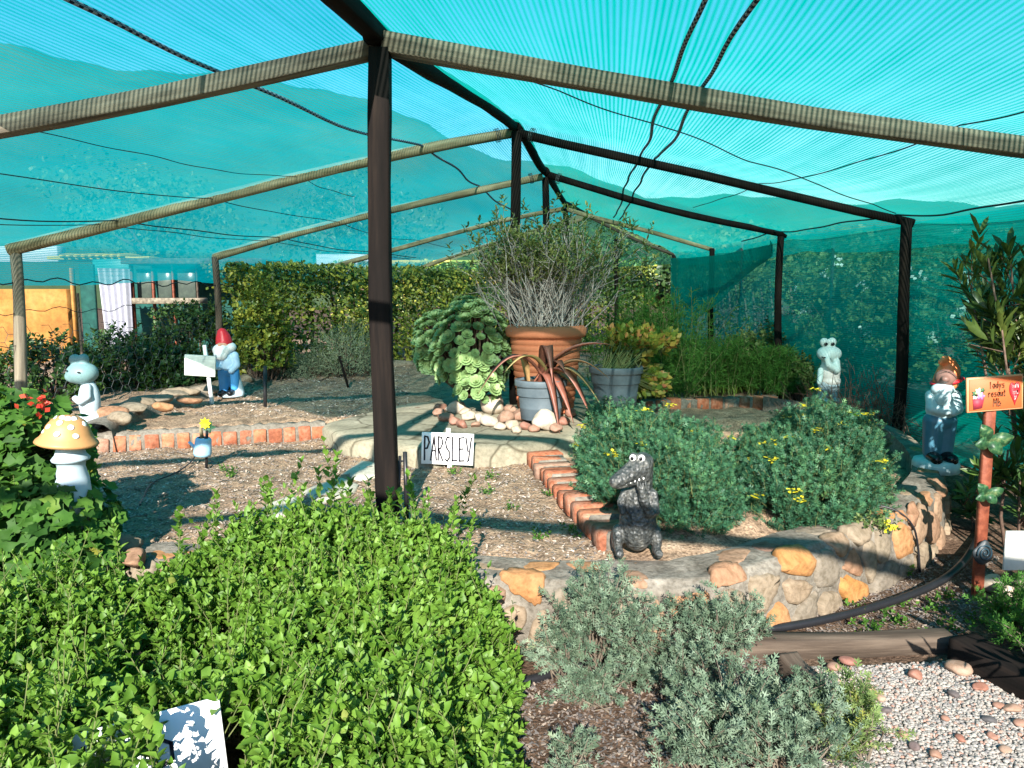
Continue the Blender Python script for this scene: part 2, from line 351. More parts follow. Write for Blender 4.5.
m_wood_pole = M_noise('peeled_pole', [(.25, (.07, .055, .03)), (.45, (.20, .17, .095)), (.6, (.29, .25, .145)), (.8, (.38, .34, .22))], 20, bump=.4, bd=.005, vscale=(1, .12, 1), fine=(18, (.6, .58, .5), (1.1, 1.1, 1.1)))
m_wood_brown = M_noise('brown_log', [(.25, (.022, .016, .012)), (.45, (.06, .043, .031)), (.62, (.11, .082, .06)), (.8, (.17, .135, .10))], 24, bump=.8, bd=.01, vscale=WV)
m_wood_red = M_noise('stained_stake', [(.3, (.08, .02, .011)), (.55, (.18, .048, .024)), (.8, (.29, .10, .055))], 24, bump=.3, vscale=WV, rough=.6)
m_net_right = M_net('shade_net_green', (.0, .43, .345), .27, freq=38, amp=.24, streak=.42, tint=(.82, .97, .93))
m_net_left = M_net('shade_net_blue', (.0, .385, .395), .28, freq=42, amp=.20, streak=.42, tint=(.82, .96, .95))
m_net_side = M_net('side_net', (.0, .50, .385), .34, freq=50, amp=.12, streak=.5, trans=.5)
m_net_gable = M_net('gable_net', (.05, .17, .14), .55, freq=60, amp=.1, streak=.3, trans=.5)
m_net_fold = M_net('folded_net', (.0, .26, .21), .18, freq=50, amp=.1, streak=.3, trans=.6)
m_black = M_paint('black_plastic', (.012, .012, .014), .4, .3, dark=(2, 2, 2))
m_wire = M_paint('grey_wire', (.05, .06, .06), .5)
m_white = M_paint('white_board', (.78, .78, .76), .5, .18, dark=(.8, .78, .72))
m_ink = M_paint('marker_ink', (.015, .012, .02), .6)
m_terracotta = M_paint('terracotta', (.54, .175, .085), .75, .35, .2, 9, (.75, .8, .85))
m_tub = M_noise('grey_tub', [(.3, (.055, .075, .088)), (.6, (.095, .122, .138)), (.8, (.155, .185, .195))], 5, rough=.55, bump=.1, src='obj')
m_potsoil = m_soil_dark
def rope_mat():
    m, nt, out = newmat('braided_rope'); v = vec(nt, 'gv')
    w = nt.nodes.new('ShaderNodeTexChecker'); w.inputs['Scale'].default_value = 42; nt.links.new(v, w.inputs[0])
    c = mixc(nt, (.008, .01, .03), (.25, .3, .36), w.outputs[1]); p = pbsdf(nt, c, .8); nt.links.new(p.outputs[0], out.inputs[0]); return m
m_rope = rope_mat()

# ------------------------------------------------------------------ ground
def inside(poly, x, y):
    poly = np.asarray(poly)[:, :2]; r = np.zeros(np.shape(x), bool); j = len(poly) - 1
    for i in range(len(poly)):
        xi, yi = poly[i]; xj, yj = poly[j]
        c = ((yi > y) != (yj > y)) & (x < (xj - xi) * (y - yi) / (yj - yi + 1e-12) + xi); r ^= c; j = i
    return r
def sheet(name, xs, ys, zf, mat, mask=None, kind='structure'):
    X, Y = np.meshgrid(xs, ys); Z = zf(X, Y); n = len(xs); g = Geo()
    q = np.array([(j * n + i, j * n + i + 1, (j + 1) * n + i + 1, (j + 1) * n + i) for j in range(len(ys) - 1) for i in range(n - 1)])
    V = np.stack([X, Y, Z], -1).reshape(-1, 3)
    if mask is not None:
        c = V[q].mean(1); q = q[mask(c[:, 0], c[:, 1])]
    g.add(V, q); o = g.build(name, mat, smooth=True); return tag(o, kind=kind)
LOW = -.30
def low_z(X, Y):
    z = LOW + .22 * sstep(3.6, 6.5, Y) * sstep(-9, -5, -np.abs(X) * 0 + Y * 0 + 0) + .22 * sstep(4.2, 7.5, Y)
    return np.minimum(z, -.07) + .012 * np.sin(X * 3.1 + 1) * np.sin(Y * 2.7) * (Y < 40)
def gaxis(a, lo, hi):
    near = np.arange(lo, hi + .001, .25); t = np.array([1.5, 4, 9, 20, 45, 100, 220, 420]); return np.concatenate([lo - t[::-1], near, hi + t])
tag(sheet('ground', gaxis(0, -8, 8), gaxis(0, -2, 18), low_z, m_soil_dark), kind='structure')

# retaining wall line (outer top edge), left to right and round the back
WZ = [.0, .0, .0, .0, .0, .0, .02, .03, .05, .07, .09, .13, .17, .21, .23]
WP = [(-160, 560), (100, 562), (300, 566), (520, 582), (600, 582), (700, 584), (790, 558), (862, 531), (918, 508), (948, 482), (940, 455), (905, 430), (866, 414), (826, 404), (765, 396)]
wall_line = np.array([G(p[0], p[1], z) for p, z in zip(WP, WZ)])
def resample(pts, n):
    pts = np.asarray(pts, float)
    for _ in range(2):                              # Chaikin rounding
        q = [pts[0]]
        for a, b in zip(pts[:-1], pts[1:]): q += [a * .75 + b * .25, a * .25 + b * .75]
        q.append(pts[-1]); pts = np.array(q)
    L = np.concatenate([[0], np.cumsum(np.linalg.norm(np.diff(pts, axis=0), axis=1))]); s = np.linspace(0, L[-1], n)
    return np.stack([np.interp(s, L, pts[:, k]) for k in range(3)], 1), L[-1]
wl, wl_len = resample(wall_line, 140)
wtan = nrm(np.gradient(wl, axis=0)); wout = np.stack([wtan[:, 1], -wtan[:, 0], np.zeros(len(wl))], 1); wout = nrm(wout)
WIDTH = .24
def wall_map(s, t, off):
    """s metres along, t metres up the face and then over the top, off outwards"""
    i = np.clip(s / wl_len * (len(wl) - 1), 0, len(wl) - 1.001); k = i.astype(int); fr = (i - k)[:, None]
    c = wl[k] * (1 - fr) + wl[k + 1] * fr; o = nrm(wout[k] * (1 - fr) + wout[k + 1] * fr); H = c[:, 2] - LOW + .05
    up = np.array([0, 0, 1.]); tt = (H - t)[:, None]
    face = c - up * tt + o * (.10 * np.clip(tt, 0, 1) - .0); top = c - o * (-tt)
    b = sstep(-.035, .035, t - H)[:, None]; p = face * (1 - b) + top * b; p = p - (up * .02 + o * .02) * (4 * b * (1 - b))
    n = nrm(o * (1 - b) + up * b); return p + n * np.asarray(off)[:, None]
def poly_clip(poly, a, n):
    out = []
    for i in range(len(poly)):
        p, q = poly[i], poly[(i + 1) % len(poly)]; dp, dq = np.dot(p - a, n), np.dot(q - a, n)
        if dp <= 0: out.append(p)
        if dp * dq < 0: out.append(p + (q - p) * dp / (dp - dq))
    return out
def cells(w, h, step, seed, jitter=.42, asp=1.35):
    r = np.random.default_rng(seed); pts = []
    ny = max(1, round(h / step)); nx = max(1, round(w / (step * asp)))
    for j in range(ny):
        for i in range(nx): pts.append(((i + .5 + (j % 2) * .5 + r.uniform(-jitter, jitter)) * w / nx, (j + .5 + r.uniform(-jitter, jitter)) * h / ny))
    pts = np.array(pts); out = []
    for i, p in enumerate(pts):
        poly = [np.array(q, float) for q in ((0, 0), (w, 0), (w, h), (0, h))]
        dd = np.linalg.norm(pts - p, axis=1)
        for k in np.argsort(dd)[1:22]:
            n = pts[k] - p; poly = poly_clip(poly, (pts[k] + p) / 2, n)
            if len(poly) < 3: break
        if len(poly) >= 3: out.append((p, np.array(poly)))
    return out
def stone_cell(g, poly, mapf, gap, rise, tone, seed):
    r = np.random.default_rng(seed); c = poly.mean(0); size = np.sqrt(np.mean(np.sum((poly - c) ** 2, 1)))
    if size < .03: return
    k = max(.3, 1 - gap / size); p = c + (poly - c) * k
    for _ in range(2):
        q = np.roll(p, -1, 0); p = np.stack([p * .75 + q * .25, p * .25 + q * .75], 1).reshape(-1, 2)
    n = len(p); p = p + r.normal(size=p.shape) * size * .03
    rings = [(1.0, -.02), (.97, rise * .45), (.88, rise * .9), (.6, rise * (1 + r.uniform(-.1, .15))), (.3, rise * (1 + r.uniform(-.1, .2)))]
    V = []; UV = []; tilt = r.normal(size=2) * .12 * rise / max(size, .02)
    for s_, off in rings:
        q = c + (p - c) * s_; o = off + ((q - c) @ tilt if off > 0 else 0) + r.normal(size=n) * rise * .05
        V.append(mapf(q[:, 0], q[:, 1], o)); UV.append(np.column_stack([q, np.full(n, seed * .7)]))
    V.append(mapf(c[None, 0], c[None, 1], np.array([rise * 1.05]))); UV.append(np.array([[c[0], c[1], seed * .7]]))
    f = []
    for a in range(len(rings) - 1):
        for i in range(n): f.append((a * n + i, a * n + (i + 1) % n, (a + 1) * n + (i + 1) % n, (a + 1) * n + i))
    for i in range(n): f.append(((len(rings) - 1) * n + i, (len(rings) - 1) * n + (i + 1) % n, len(rings) * n))
    g.add(np.concatenate(V), f, tone, np.concatenate(UV))

wallT = thing('retaining_wall', 'low curved retaining wall of mixed orange and grey stones set in mortar', 'stone wall', G(700, 600, LOW))
TT = np.concatenate([np.linspace(0, .30, 7), np.linspace(.32, .48, 9), np.linspace(.5, .62, 4)]); ss = np.linspace(0, wl_len, 260); g = Geo()
S_, T_ = np.meshgrid(ss, TT); Vw = wall_map(S_.ravel(), T_.ravel(), .012 * lump(np.stack([S_.ravel() * 6, T_.ravel() * 8, S_.ravel() * 0], 1), 1.0, 3))
nS = len(ss); fq = np.array([(j * nS + i, j * nS + i + 1, (j + 1) * nS + i + 1, (j + 1) * nS + i) for j in range(len(TT) - 1) for i in range(nS - 1)])
# back face down to the ground so the wall has thickness
g.add(Vw, fq); last = Vw[-nS:]; down = last.copy(); down[:, 2] = LOW - .05
g.add(np.concatenate([last, down]), np.array([(i, i + 1, nS + i + 1, nS + i) for i in range(nS - 1)]))
g.build('mortar_body', m_mortar, wallT, smooth=True)
g = Geo(); want = [(797, 562, .93), (840, 578, .91), (770, 552, 1.0), (690, 602, .68), (745, 580, .62), (560, 580, .6), (640, 575, .55), (885, 520, .3), (905, 548, .8)]
cl = cells(wl_len, .60, .15, 4, .5, 1.45); ctr = np.array([wall_map(np.array([c[0]]), np.array([c[1]]), np.array([0.]))[0] for c, _ in cl])
def project(p):
    d = np.asarray(p) - CAM; y = d[..., 1] * math.cos(PITCH) - d[..., 2] * math.sin(PITCH); z = d[..., 1] * math.sin(PITCH) + d[..., 2] * math.cos(PITCH)
    return np.stack([512 + F * d[..., 0] / y, 384 - F * z / y], -1)
tones = np.random.default_rng(8).random(len(cl)) ** 1.1 * .86; cp = project(ctr)
for wx, wy, wt in want: tones[np.argmin(np.sum((cp - (wx, wy)) ** 2, 1))] = wt
rs_ = np.random.default_rng(77)
for i, (c, poly) in enumerate(cl):
    top_ = c[1] > .40
    if rs_.random() < (.55 if top_ else .04) and tones[i] < .66: continue
    stone_cell(g, poly, wall_map, rs_.uniform(.008, .02), rs_.uniform(.012, .03) if not top_ else .005, tones[i], i)
g.build('stonework', m_stone, wallT, smooth=True)

# raised soil beds behind the wall
bed_poly = [(-9, 3.0)] + [tuple((wl - wout * .12)[i, :2]) for i in range(0, 140, 2)] + [(2.9, 9.0), (3.2, 16.5), (-9, 16.5)]
BR0 = G(80, 452, 0); BR1 = G(328, 438, 0)                        # foot of the brick edging on the left
def brick_side(X, Y): # >0 behind the left brick edging
    d = (BR1 - BR0)[:2]; n = np.array([-d[1], d[0]]) / np.linalg.norm(d); return (X - BR0[0]) * n[0] + (Y - BR0[1]) * n[1]
def bed_z(X, Y):
    b = brick_side(X, Y); up = sstep(.05, .16, b) * (.13 + np.clip(b, 0, 4) * .025)
    up = up * (1 - sstep(-.9, -.4, X)) + (.12 * sstep(6.1, 6.5, Y)) * sstep(-.9, -.4, X)
    right = .05 * sstep(.55, .75, X - (6 - Y) * 0) * (1 - sstep(6.0, 7.0, Y))
    wd = np.min(np.hypot(X[..., None] - wl[::4, 0], Y[..., None] - wl[::4, 1]), -1); right = right * sstep(.28, .5, wd) - .06 * (1 - sstep(.18, .3, wd))
    return up + right * (1 - sstep(0, .2, b)) + .010 * np.sin(X * 5 + Y * 3) * np.cos(Y * 4.1 - X) + .012 * np.sin(X * 13 + 1) * np.sin(Y * 11) + .010 * np.sin(X * 23 + Y * 17) * np.sin(Y * 29 - X * 8)
tag(sheet('soil_bed', np.arange(-7, 4.2, .07), np.arange(3.0, 16.5, .07), bed_z, m_soil, lambda x, y: inside(bed_poly, x, y)), kind='structure')
# bark chips
def chips(name, n, poly, zf, size, mat, label_kind='stuff', tone=None):
    poly = np.asarray(poly)[:, :2]; lo, hi = poly.min(0), poly.max(0); p = rng.random((n * 3, 2)) * (hi - lo) + lo
    p = p[inside(poly, p[:, 0], p[:, 1])][:n]; N = len(p); z = zf(p[:, 0], p[:, 1])
    up = nrm(np.column_stack([rng.normal(size=(N, 2)) * .35, np.ones(N)])); d = nrm(np.cross(up, rng.normal(size=(N, 3))))
    T = (np.array([(-.2, 0, 0), (.2, .05, .02), (.24, .8, .04), (-.16, 1, 0), (0, .5, .14)]), np.array([(0, 1, 4), (1, 2, 4), (2, 3, 4), (3, 0, 4)]))
    g = Geo(); place(g, T, np.column_stack([p, z + .004]), d, up, size * rng.uniform(.4, 1.6, N), rng.random(N) if tone is None else tone(N))
    return tag(g.build(name, mat), kind=label_kind)
fp = [G(60, 560)[:2], G(620, 560)[:2], G(540, 455)[:2], G(330, 440)[:2], G(80, 452)[:2]]
chips('bark_mulch', 15000, fp, bed_z, .0165, m_chip)
chips('bark_mulch', 8000, [G(100, 412, .15)[:2], G(410, 420, .15)[:2], G(410, 362, .2)[:2], G(200, 385, .2)[:2]], bed_z, .021, m_chip)
chips('leaf_litter', 8000, [G(505, 768, LOW)[:2], G(500, 690, LOW)[:2], G(690, 640, LOW)[:2], G(800, 655, LOW)[:2], G(830, 768, LOW)[:2]], low_z, .013, m_litter)
chips('leaf_litter', 4500, [G(760, 640, LOW)[:2], G(960, 650, LOW)[:2], G(1000, 560, LOW)[:2], G(900, 560, LOW)[:2]], low_z, .014, m_litter)

# cement path and steps up to the pots
def slab(name, pix, z, thick, mat, seed=0, grow=6, soft=True):
    pts = np.array([G(a, b, z) for a, b in pix]); c = pts.mean(0); p = pts[:, :2]
    q = []
    for a, b in zip(p, np.roll(p, -1, 0)):
        for t in np.linspace(0, 1, grow, endpoint=False): q.append(lerp(a, b, t))
    q = np.array(q); r = np.random.default_rng(seed); q += r.normal(size=q.shape) * .006
    for _ in range(1 if soft else 0): q = (q * 2 + np.roll(q, 1, 0) + np.roll(q, -1, 0)) / 4
    n = len(q); cc = q.mean(0); rings = [(1.015, z - thick), (1.02, z - .03), (1.0, z - .008), (.965, z), (.7, z + .004), (.35, z + .002)]
    V = [np.column_stack([cc + (q - cc) * s_, np.full(n, zz) + (r.normal(size=n) * .004 if s_ < 1 else 0)]) for s_, zz in rings]
    f = [(a * n + i, a * n + (i + 1) % n, (a + 1) * n + (i + 1) % n, (a + 1) * n + i) for a in range(len(rings) - 1) for i in range(n)]
    f.append(tuple((len(rings) - 1) * n + i for i in range(n))); g = Geo(); g.add(np.concatenate(V), f)
    return g.build(name, mat, smooth=soft)
tag(slab('path', [(322, 423), (420, 400), (460, 388), (600, 386), (610, 400), (590, 432), (520, 446), (470, 444), (420, 447), (345, 436)], .15, .22, m_slab, 1), kind='structure')
for i, pix in enumerate(([(344, 472), (362, 460), (384, 463), (384, 474), (362, 479)], [(300, 492), (338, 477), (360, 484), (352, 492), (322, 503)], [(262, 506), (290, 494), (302, 500), (296, 512), (272, 516)])):
    o = slab('stepping_stone', pix, .018, .05, m_concrete, 5 + i, 3, False)
    tag(o, ['pale flat stepping slab closest to the post, partly behind it', 'diamond shaped pale stepping slab lying in the mulch', 'small pale stepping slab at the back edge of the oregano'][i], 'stepping slab', 'stepping slabs in the mulch')

# brick edgings
def brick_row(name, label, A, B, n, bw, bd, bh, z0, mat_top=None, soldier=True, cap=0.0, seed=0, zend=None):
    A = np.array(A, float); B = np.array(B, float); r = np.random.default_rng(seed); d = B - A; L = np.linalg.norm(d[:2]); a = math.atan2(d[1], d[0])
    T = thing(name, label, 'brick edging', ((A + B) / 2)[:2].tolist() + [z0]); g = Geo(); st = L / n
    for i in range(n):
        c = lerp(A, B, (i + .5) / n); hh = bh * r.uniform(.92, 1.06); zb = z0 if zend is None else lerp(z0, zend, (i + .5) / n)
        nn = np.array([-math.sin(a), math.cos(a)])
        box(g, (c[0] + nn[0] * (bd / 2 + r.normal() * .006), c[1] + nn[1] * (bd / 2 + r.normal() * .006), zb + hh / 2), (st * r.uniform(.74, .92), bd, hh), rot_z(a + r.normal() * .05) @ rot_x(r.normal() * .05) @ rot_y(r.normal() * .03), r.random(), .006)
    g.build('bricks', m_brick, T)
    g = Geo(); nn = np.array([-math.sin(a), math.cos(a)]); k = 60; V = []; sec = [(.010, -.06), (.008, bh * .5), (.010, bh * .97), (.03, bh + cap), (bd * .5, bh + cap + .012), (bd + .03, bh + cap * .9), (bd + .05, -.06)]
    for i in range(k + 1):
        c = lerp(A, B, i / k); zb = z0 if zend is None else lerp(z0, zend, i / k)
        for (y, zz) in sec:
            w = .007 * math.sin(i * 1.7 + zz * 60) + r.normal() * .003; V.append((c[0] + nn[0] * (y + w), c[1] + nn[1] * (y + w), zb + zz + w))
    m = len(sec); f = [(i * m + j, (i + 1) * m + j, (i + 1) * m + j + 1, i * m + j + 1) for i in range(k) for j in range(m - 1)]
    g.add(V, f); g.build('mortar', m_mortar, T, smooth=True); return T
brick_row('brick_edging', 'long brick edging with mortared top in front of the gnome with the red hat', G(60, 455, 0), G(326, 439, 0), 17, .1, .11, .125, -.01, cap=.024, seed=1)
brick_row('brick_edging', 'short brick edging behind the yellow flowered bush beside the fennel', G(640, 413, .1), G(778, 408, .1), 10, .1, .11, .13, .09, cap=-.012, seed=2)
# stepped brick edging up the side of the rue bed
Ts = thing('brick_steps', 'crumbling brick edging running in steps beside the parsley bed', 'brick edging', G(560, 500, 0)); g = Geo(); gm = Geo()
line = [G(527, 462, .02), G(545, 485, .02), G(566, 510, .02), G(600, 548, .02)]; r_ = np.random.default_rng(4)
acc = np.concatenate([[0], np.cumsum([np.linalg.norm(b - a) for a, b in zip(line[:-1], line[1:])])]); Ls = acc[-1]; nb = 13
for i in range(nb):
    t = (i + .5) / nb * Ls; c = np.array([np.interp(t, acc, [q[k] for q in line]) for k in range(3)]); k = min(np.searchsorted(acc, t), 3) - 1
    dv = line[k + 1] - line[k]; a = math.atan2(dv[1], dv[0]); nv = np.array([-math.sin(a), math.cos(a)]); hh = .12 - .035 * (i % 4) / 3 + r_.normal() * .004
    box(g, (c[0] + nv[0] * .12, c[1] + nv[1] * .12, hh / 2 - .01), (Ls / nb * .9, .25 + r_.normal() * .012, hh), rot_z(a + r_.normal() * .05) @ rot_x(r_.normal() * .04), r_.random(), .014)
    box(gm, (c[0] + nv[0] * .135, c[1] + nv[1] * .135, hh / 2 - .018), (Ls / nb * 1.02, .215, hh + (.006 if i % 3 else -.006)), rot_z(a + .04), .5, .012)
g.build('bricks', m_brick, Ts); gm.build('mortar', m_mortar, Ts)

# ------------------------------------------------------------------ shade house
RIDGE = [np.array((-1.45, -.35, 2.5)), np.array((-1.1, 1.5, 2.5)), P(378, 42, 3.9), P(515, 130, 7.3), P(545, 174, 9.3), P(566, 207, 11.7), P(588, 216, 13.2)]
RE = [np.array((3.4, -.35, 1.85)), np.array((3.55, 1.5, 1.85)), np.array((3.62, 3.9, 1.83)), P(908, 224, 6.3), P(781, 238, 8.6), P(711, 251, 11.0), P(673, 257, 13.2)]
LE = [np.array((-5.3, -.35, 1.6)), np.array((-5.2, 1.5, 1.6)), np.array((-5.0, 3.9, 1.6)), P(14, 252, 6.4), P(216, 259, 9.0), P(334, 268, 11.8), P(415, 272, 13.2)]
house = thing('shade_house', 'pole framed shade house roofed with teal shade netting over the garden', 'shade house', (0, 6.3, 0))
def pole(name, a, b, r, mat, square=False, seed=0, bow=.0, taper=.85, n=9):
    a = np.array(a, float); b = np.array(b, float); t = np.linspace(0, 1, n); pts = a + (b - a) * t[:, None]
    pts[:, 2] += bow * 4 * t * (1 - t); pts += .014 * np.stack([np.sin(t * 5 + seed), np.cos(t * 4 + seed * 2), np.sin(t * 6 + seed * 3)], 1)
    g = Geo(); tube(g, pts, r * lerp(1, taper, t), 12, True, .5, square, .05, seed); return g.build(name, mat, house, smooth=not square)
def ground_z(p): return -.35
for i, (px, py, r, sq) in {2: (387, 530, .056, True), 3: (515, 420, .05, True), 4: (546, 400, .045, False), 5: (568, 380, .045, False), 6: (620, 370, .04, False)}.items():
    t = RIDGE[i] - (0, 0, .03); b = np.array((P(px, py, t[1])[0], t[1], -.1)) if i < 6 else None
    if i == 6: t = P(617, 238, 13.2); b = np.array((t[0], t[1], -.1))
    pole('ridge_post', b, t, r, m_wood_dark, sq, i, taper=.93)
for i, (px, r) in {3: (899, .05), 4: (777, .045), 5: (712, .045), 6: (675, .045)}.items():
    t = RE[i]; b = P(px, 400, t[1]); pole('eave_post', (b[0], t[1], -.15), t + (0, 0, .03), r, m_wood_dark, False, 10 + i)
g = Geo(); 
for i, (px, r) in {3: (22, .052), 4: (219, .045), 5: (337, .04)}.items():
    t = LE[i]; b = P(px, 390, t[1]); o = pole('eave_post', (b[0], t[1], -.15), t + (0, 0, .02), r, m_wood_grey if i != 4 else m_wood_brown, False, 20 + i)
for i in range(0, 7):
    a = RIDGE[i]
    pole('rafter', a + (.02, 0, -.02), RE[i] + (.05, 0, .02), {0: .055, 1: .05, 2: .05, 3: .042, 4: .042, 5: .036, 6: .03}[i], {0: m_wood_grey, 1: m_wood_grey, 2: m_wood_grey, 3: m_wood_dark, 4: m_wood_dark, 5: m_wood_pole, 6: m_wood_brown}[i], i == 2, 30 + i, -.02)
    pole('rafter', LE[i] + (-.03, 0, .02), a + (-.02, 0, -.03), {0: .05, 1: .05, 2: .05, 3: .056, 4: .05, 5: .04, 6: .035}[i], m_wood_grey if i <= 2 else m_wood_pole, i == 2, 40 + i, .05 if i >= 3 else 0)
rb = np.array(RIDGE); g = Geo()
for k in range(len(RIDGE) - 1):
    g = Geo(); a, b = RIDGE[k], RIDGE[k + 1]; e = nrm(b - a) * .06; pole('ridge_beam', a - e + (0, 0, .035), b + e + (0, 0, .035), .052 if k < 4 else .045, m_wood_dark, k < 2, 60 + k)
for i in (3, 4):
    for E, sd_ in ((RE, 1), (LE, -1)):
        a = RIDGE[i]; dv_ = nrm(E[i] - a); g = Geo()
        for k in range(3):
            c = a + dv_ * (.16 + .016 * k); e1_, e2_ = frame_of(dv_); r_t = .062; tube(g, [c + e1_ * r_t * math.cos(t) + e2_ * r_t * math.sin(t) + (0, 0, -.01) for t in np.linspace(0, 6.4, 16)], .0035, 4)
        g.build('wire_tie', m_wire, house)
# roof netting
def roof_point(side, u, v):
    E = RE if side > 0 else LE; i = min(int(u), 5); f = u - i
    a = lerp(RIDGE[i], RIDGE[i + 1], f); e = lerp(E[i], E[i + 1], f); p = lerp(a, e, v)
    span = np.linalg.norm(RIDGE[i + 1] - RIDGE[i]); sag = .055 * span * .42 * (1 - (2 * f - 1) ** 2) * (.25 + .75 * math.sin(PI * min(v, 1) * .72))
    p = p + np.array((0, 0, .075 - sag + .012 * math.sin(v * 23 + u * 2.1) * math.sin(u * 3.3) + .010 * abs(math.sin(v * 17 + .8 * math.sin(u * 2.7))) * math.sin(u * 5.1 + v * 3)))
    if v > 1: p[2] -= (v - 1) * 4.0 * .35
    return p
NETU0 = 1.22
for side in (1, -1):
    g = Geo(); us = np.linspace(NETU0, 6, 110); vs = np.concatenate([np.linspace(0, 1, 64), [1.012, 1.04, 1.08, 1.10 if side > 0 else 1.13]])
    V = []; U = []
    for u0 in us:
        for v in vs:
            start = 1.73 - (.36 * sstep(0, .4, v) - .33 * sstep(.55, 1, v)) if side > 0 else float(np.interp(v, [0, .1, .22, .3, .4, .5, .7, 1], [1.70, 1.5, 1.42, 1.60, 1.84, 2.06, 2.36, 2.55])); u = start + (u0 - NETU0) / (6 - NETU0) * (6 - start)  # out-of-view front edge shaped back so sun reaches the beds
            p = roof_point(side, u, v); V.append(p); U.append((v * 4.3 + (0 if side > 0 else 20), p[1], 0))
    m = len(vs); q = np.array([(i * m + j, (i + 1) * m + j, (i + 1) * m + j + 1, i * m + j + 1) for i in range(len(us) - 1) for j in range(m - 1)])
    g.add(V, q, .5, U); g.build('roof_net', m_net_right if side > 0 else m_net_left, house, smooth=True)
# side netting on the right, gable netting at the back, loose folds
def net_wall(name, top, z0, mat, seed=0, nz=10, dens=8):
    V = []; U = []; g = Geo(); pts = []
    for a, b in zip(top[:-1], top[1:]):
        for t in np.linspace(0, 1, dens, endpoint=False): pts.append(lerp(a, b, t))
    pts.append(top[-1]); L = 0
    for i, p in enumerate(pts):
        if i: L += np.linalg.norm(p - pts[i - 1])
        for j in range(nz + 1):
            t = j / nz; V.append((p[0] + .05 * math.sin(L * 2.1 + seed) * t * (1 - t) * 4 + .03, p[1], lerp(p[2], z0, t))); U.append((lerp(p[2], z0, t), L + seed, 0))
    m = nz + 1; q = np.array([(i * m + j, (i + 1) * m + j, (i + 1) * m + j + 1, i * m + j + 1) for i in range(len(pts) - 1) for j in range(nz)])
    g.add(V, q, .5, U); return g.build(name, mat, house, smooth=True)
net_wall('side_net', [p + (.07, 0, .02) for p in RE[1:]], -.12, m_net_side)
g = Geo(); A, Bm, C_ = LE[6], RIDGE[6], RE[6]
V = []; U = []
for t in np.linspace(0, 1, 21):
    top = lerp(A, Bm, t / .5) if t < .5 else lerp(Bm, C_, (t - .5) / .5); bot = lerp(A, C_, t) - (0, 0, .12)
    for s_ in np.linspace(0, 1, 6): p = lerp(top, bot, s_); V.append((p[0], p[1] + .04, p[2])); U.append((p[2], p[0], 0))
g.add(V, np.array([(i * 6 + j, (i + 1) * 6 + j, (i + 1) * 6 + j + 1, i * 6 + j + 1) for i in range(20) for j in range(5)]), .5, U); g.build('gable_net', m_net_gable, house)
for (edge, d0, d1) in (([(674, 258, 372), (690, 258, 345), (706, 257, 318), (722, 255, 300), (740, 252, 285), (757, 249, 272), (772, 244, 256), (779, 240, 244)], 10.9, 8.75),):
    V = []; U = []; n = len(edge); g = Geo()
    for i, (x, y0, y1) in enumerate(edge):
        d = lerp(d0, d1, i / (n - 1)); a = P(x, y0, d); b = P(x, y1, d)
        for s_ in np.linspace(0, 1, 6): p = lerp(a, b, s_); V.append(p + (.06 * math.sin(i * 2.4) - .05, 0, 0)); U.append((p[0] * 2, p[2], 0))
    g.add(V, np.array([(i * 6 + j, (i + 1) * 6 + j, (i + 1) * 6 + j + 1, i * 6 + j + 1) for i in range(n - 1) for j in range(5)]), .5, U); g.build('net_curtain', m_net_fold, house, smooth=True)
# seam ropes and wires lying along the net
def along_net(side, v, u0, u1, r, mat, name, wav=.0, n=60, seed=0, v1=None, lift=-.02):
    g = Geo(); pts = []
    for i in range(n):
        t = i / (n - 1); u = lerp(u0, u1, t); vv = v if v1 is None else lerp(v, v1, t)
        pts.append(roof_point(side, u, vv + wav * math.sin(t * 17 + seed) + wav * .6 * math.sin(t * 41 + seed)) + (0, 0, lift))
    tube(g, pts, r, 6, True, .5, False, 0, seed); return g.build(name, mat, house, smooth=True)
along_net(1, .345, 1.42, 5.0, .011, m_rope, 'seam_rope', .004, seed=1); along_net(1, .385, 1.42, 5.0, .011, m_rope, 'seam_rope', .004, seed=2)
along_net(-1, .20, 1.45, 5.5, .011, m_rope, 'seam_rope', .006, seed=3)
along_net(-1, .62, 2.26, 5.5, .004, m_black, 'tension_wire', .004, seed=4); along_net(-1, .80, 2.44, 5.5, .006, m_black, 'tension_wire', .004, seed=5); along_net(-1, .83, 2.46, 5.5, .004, m_black, 'tension_wire', .006, seed=6)
along_net(-1, .46, 2.0, 3.5, .003, m_black, 'tension_wire', .003, seed=7)
along_net(1, .97, 2.1, 4.4, .008, m_black, 'tension_wire', .006, seed=8)
along_net(1, .08, 2.1, 2.95, .004, m_black, 'tension_wire', .003, v1=.95, seed=9); along_net(1, .70, 1.6, 3.9, .004, m_black, 'tension_wire', .003, v1=.62, seed=10)

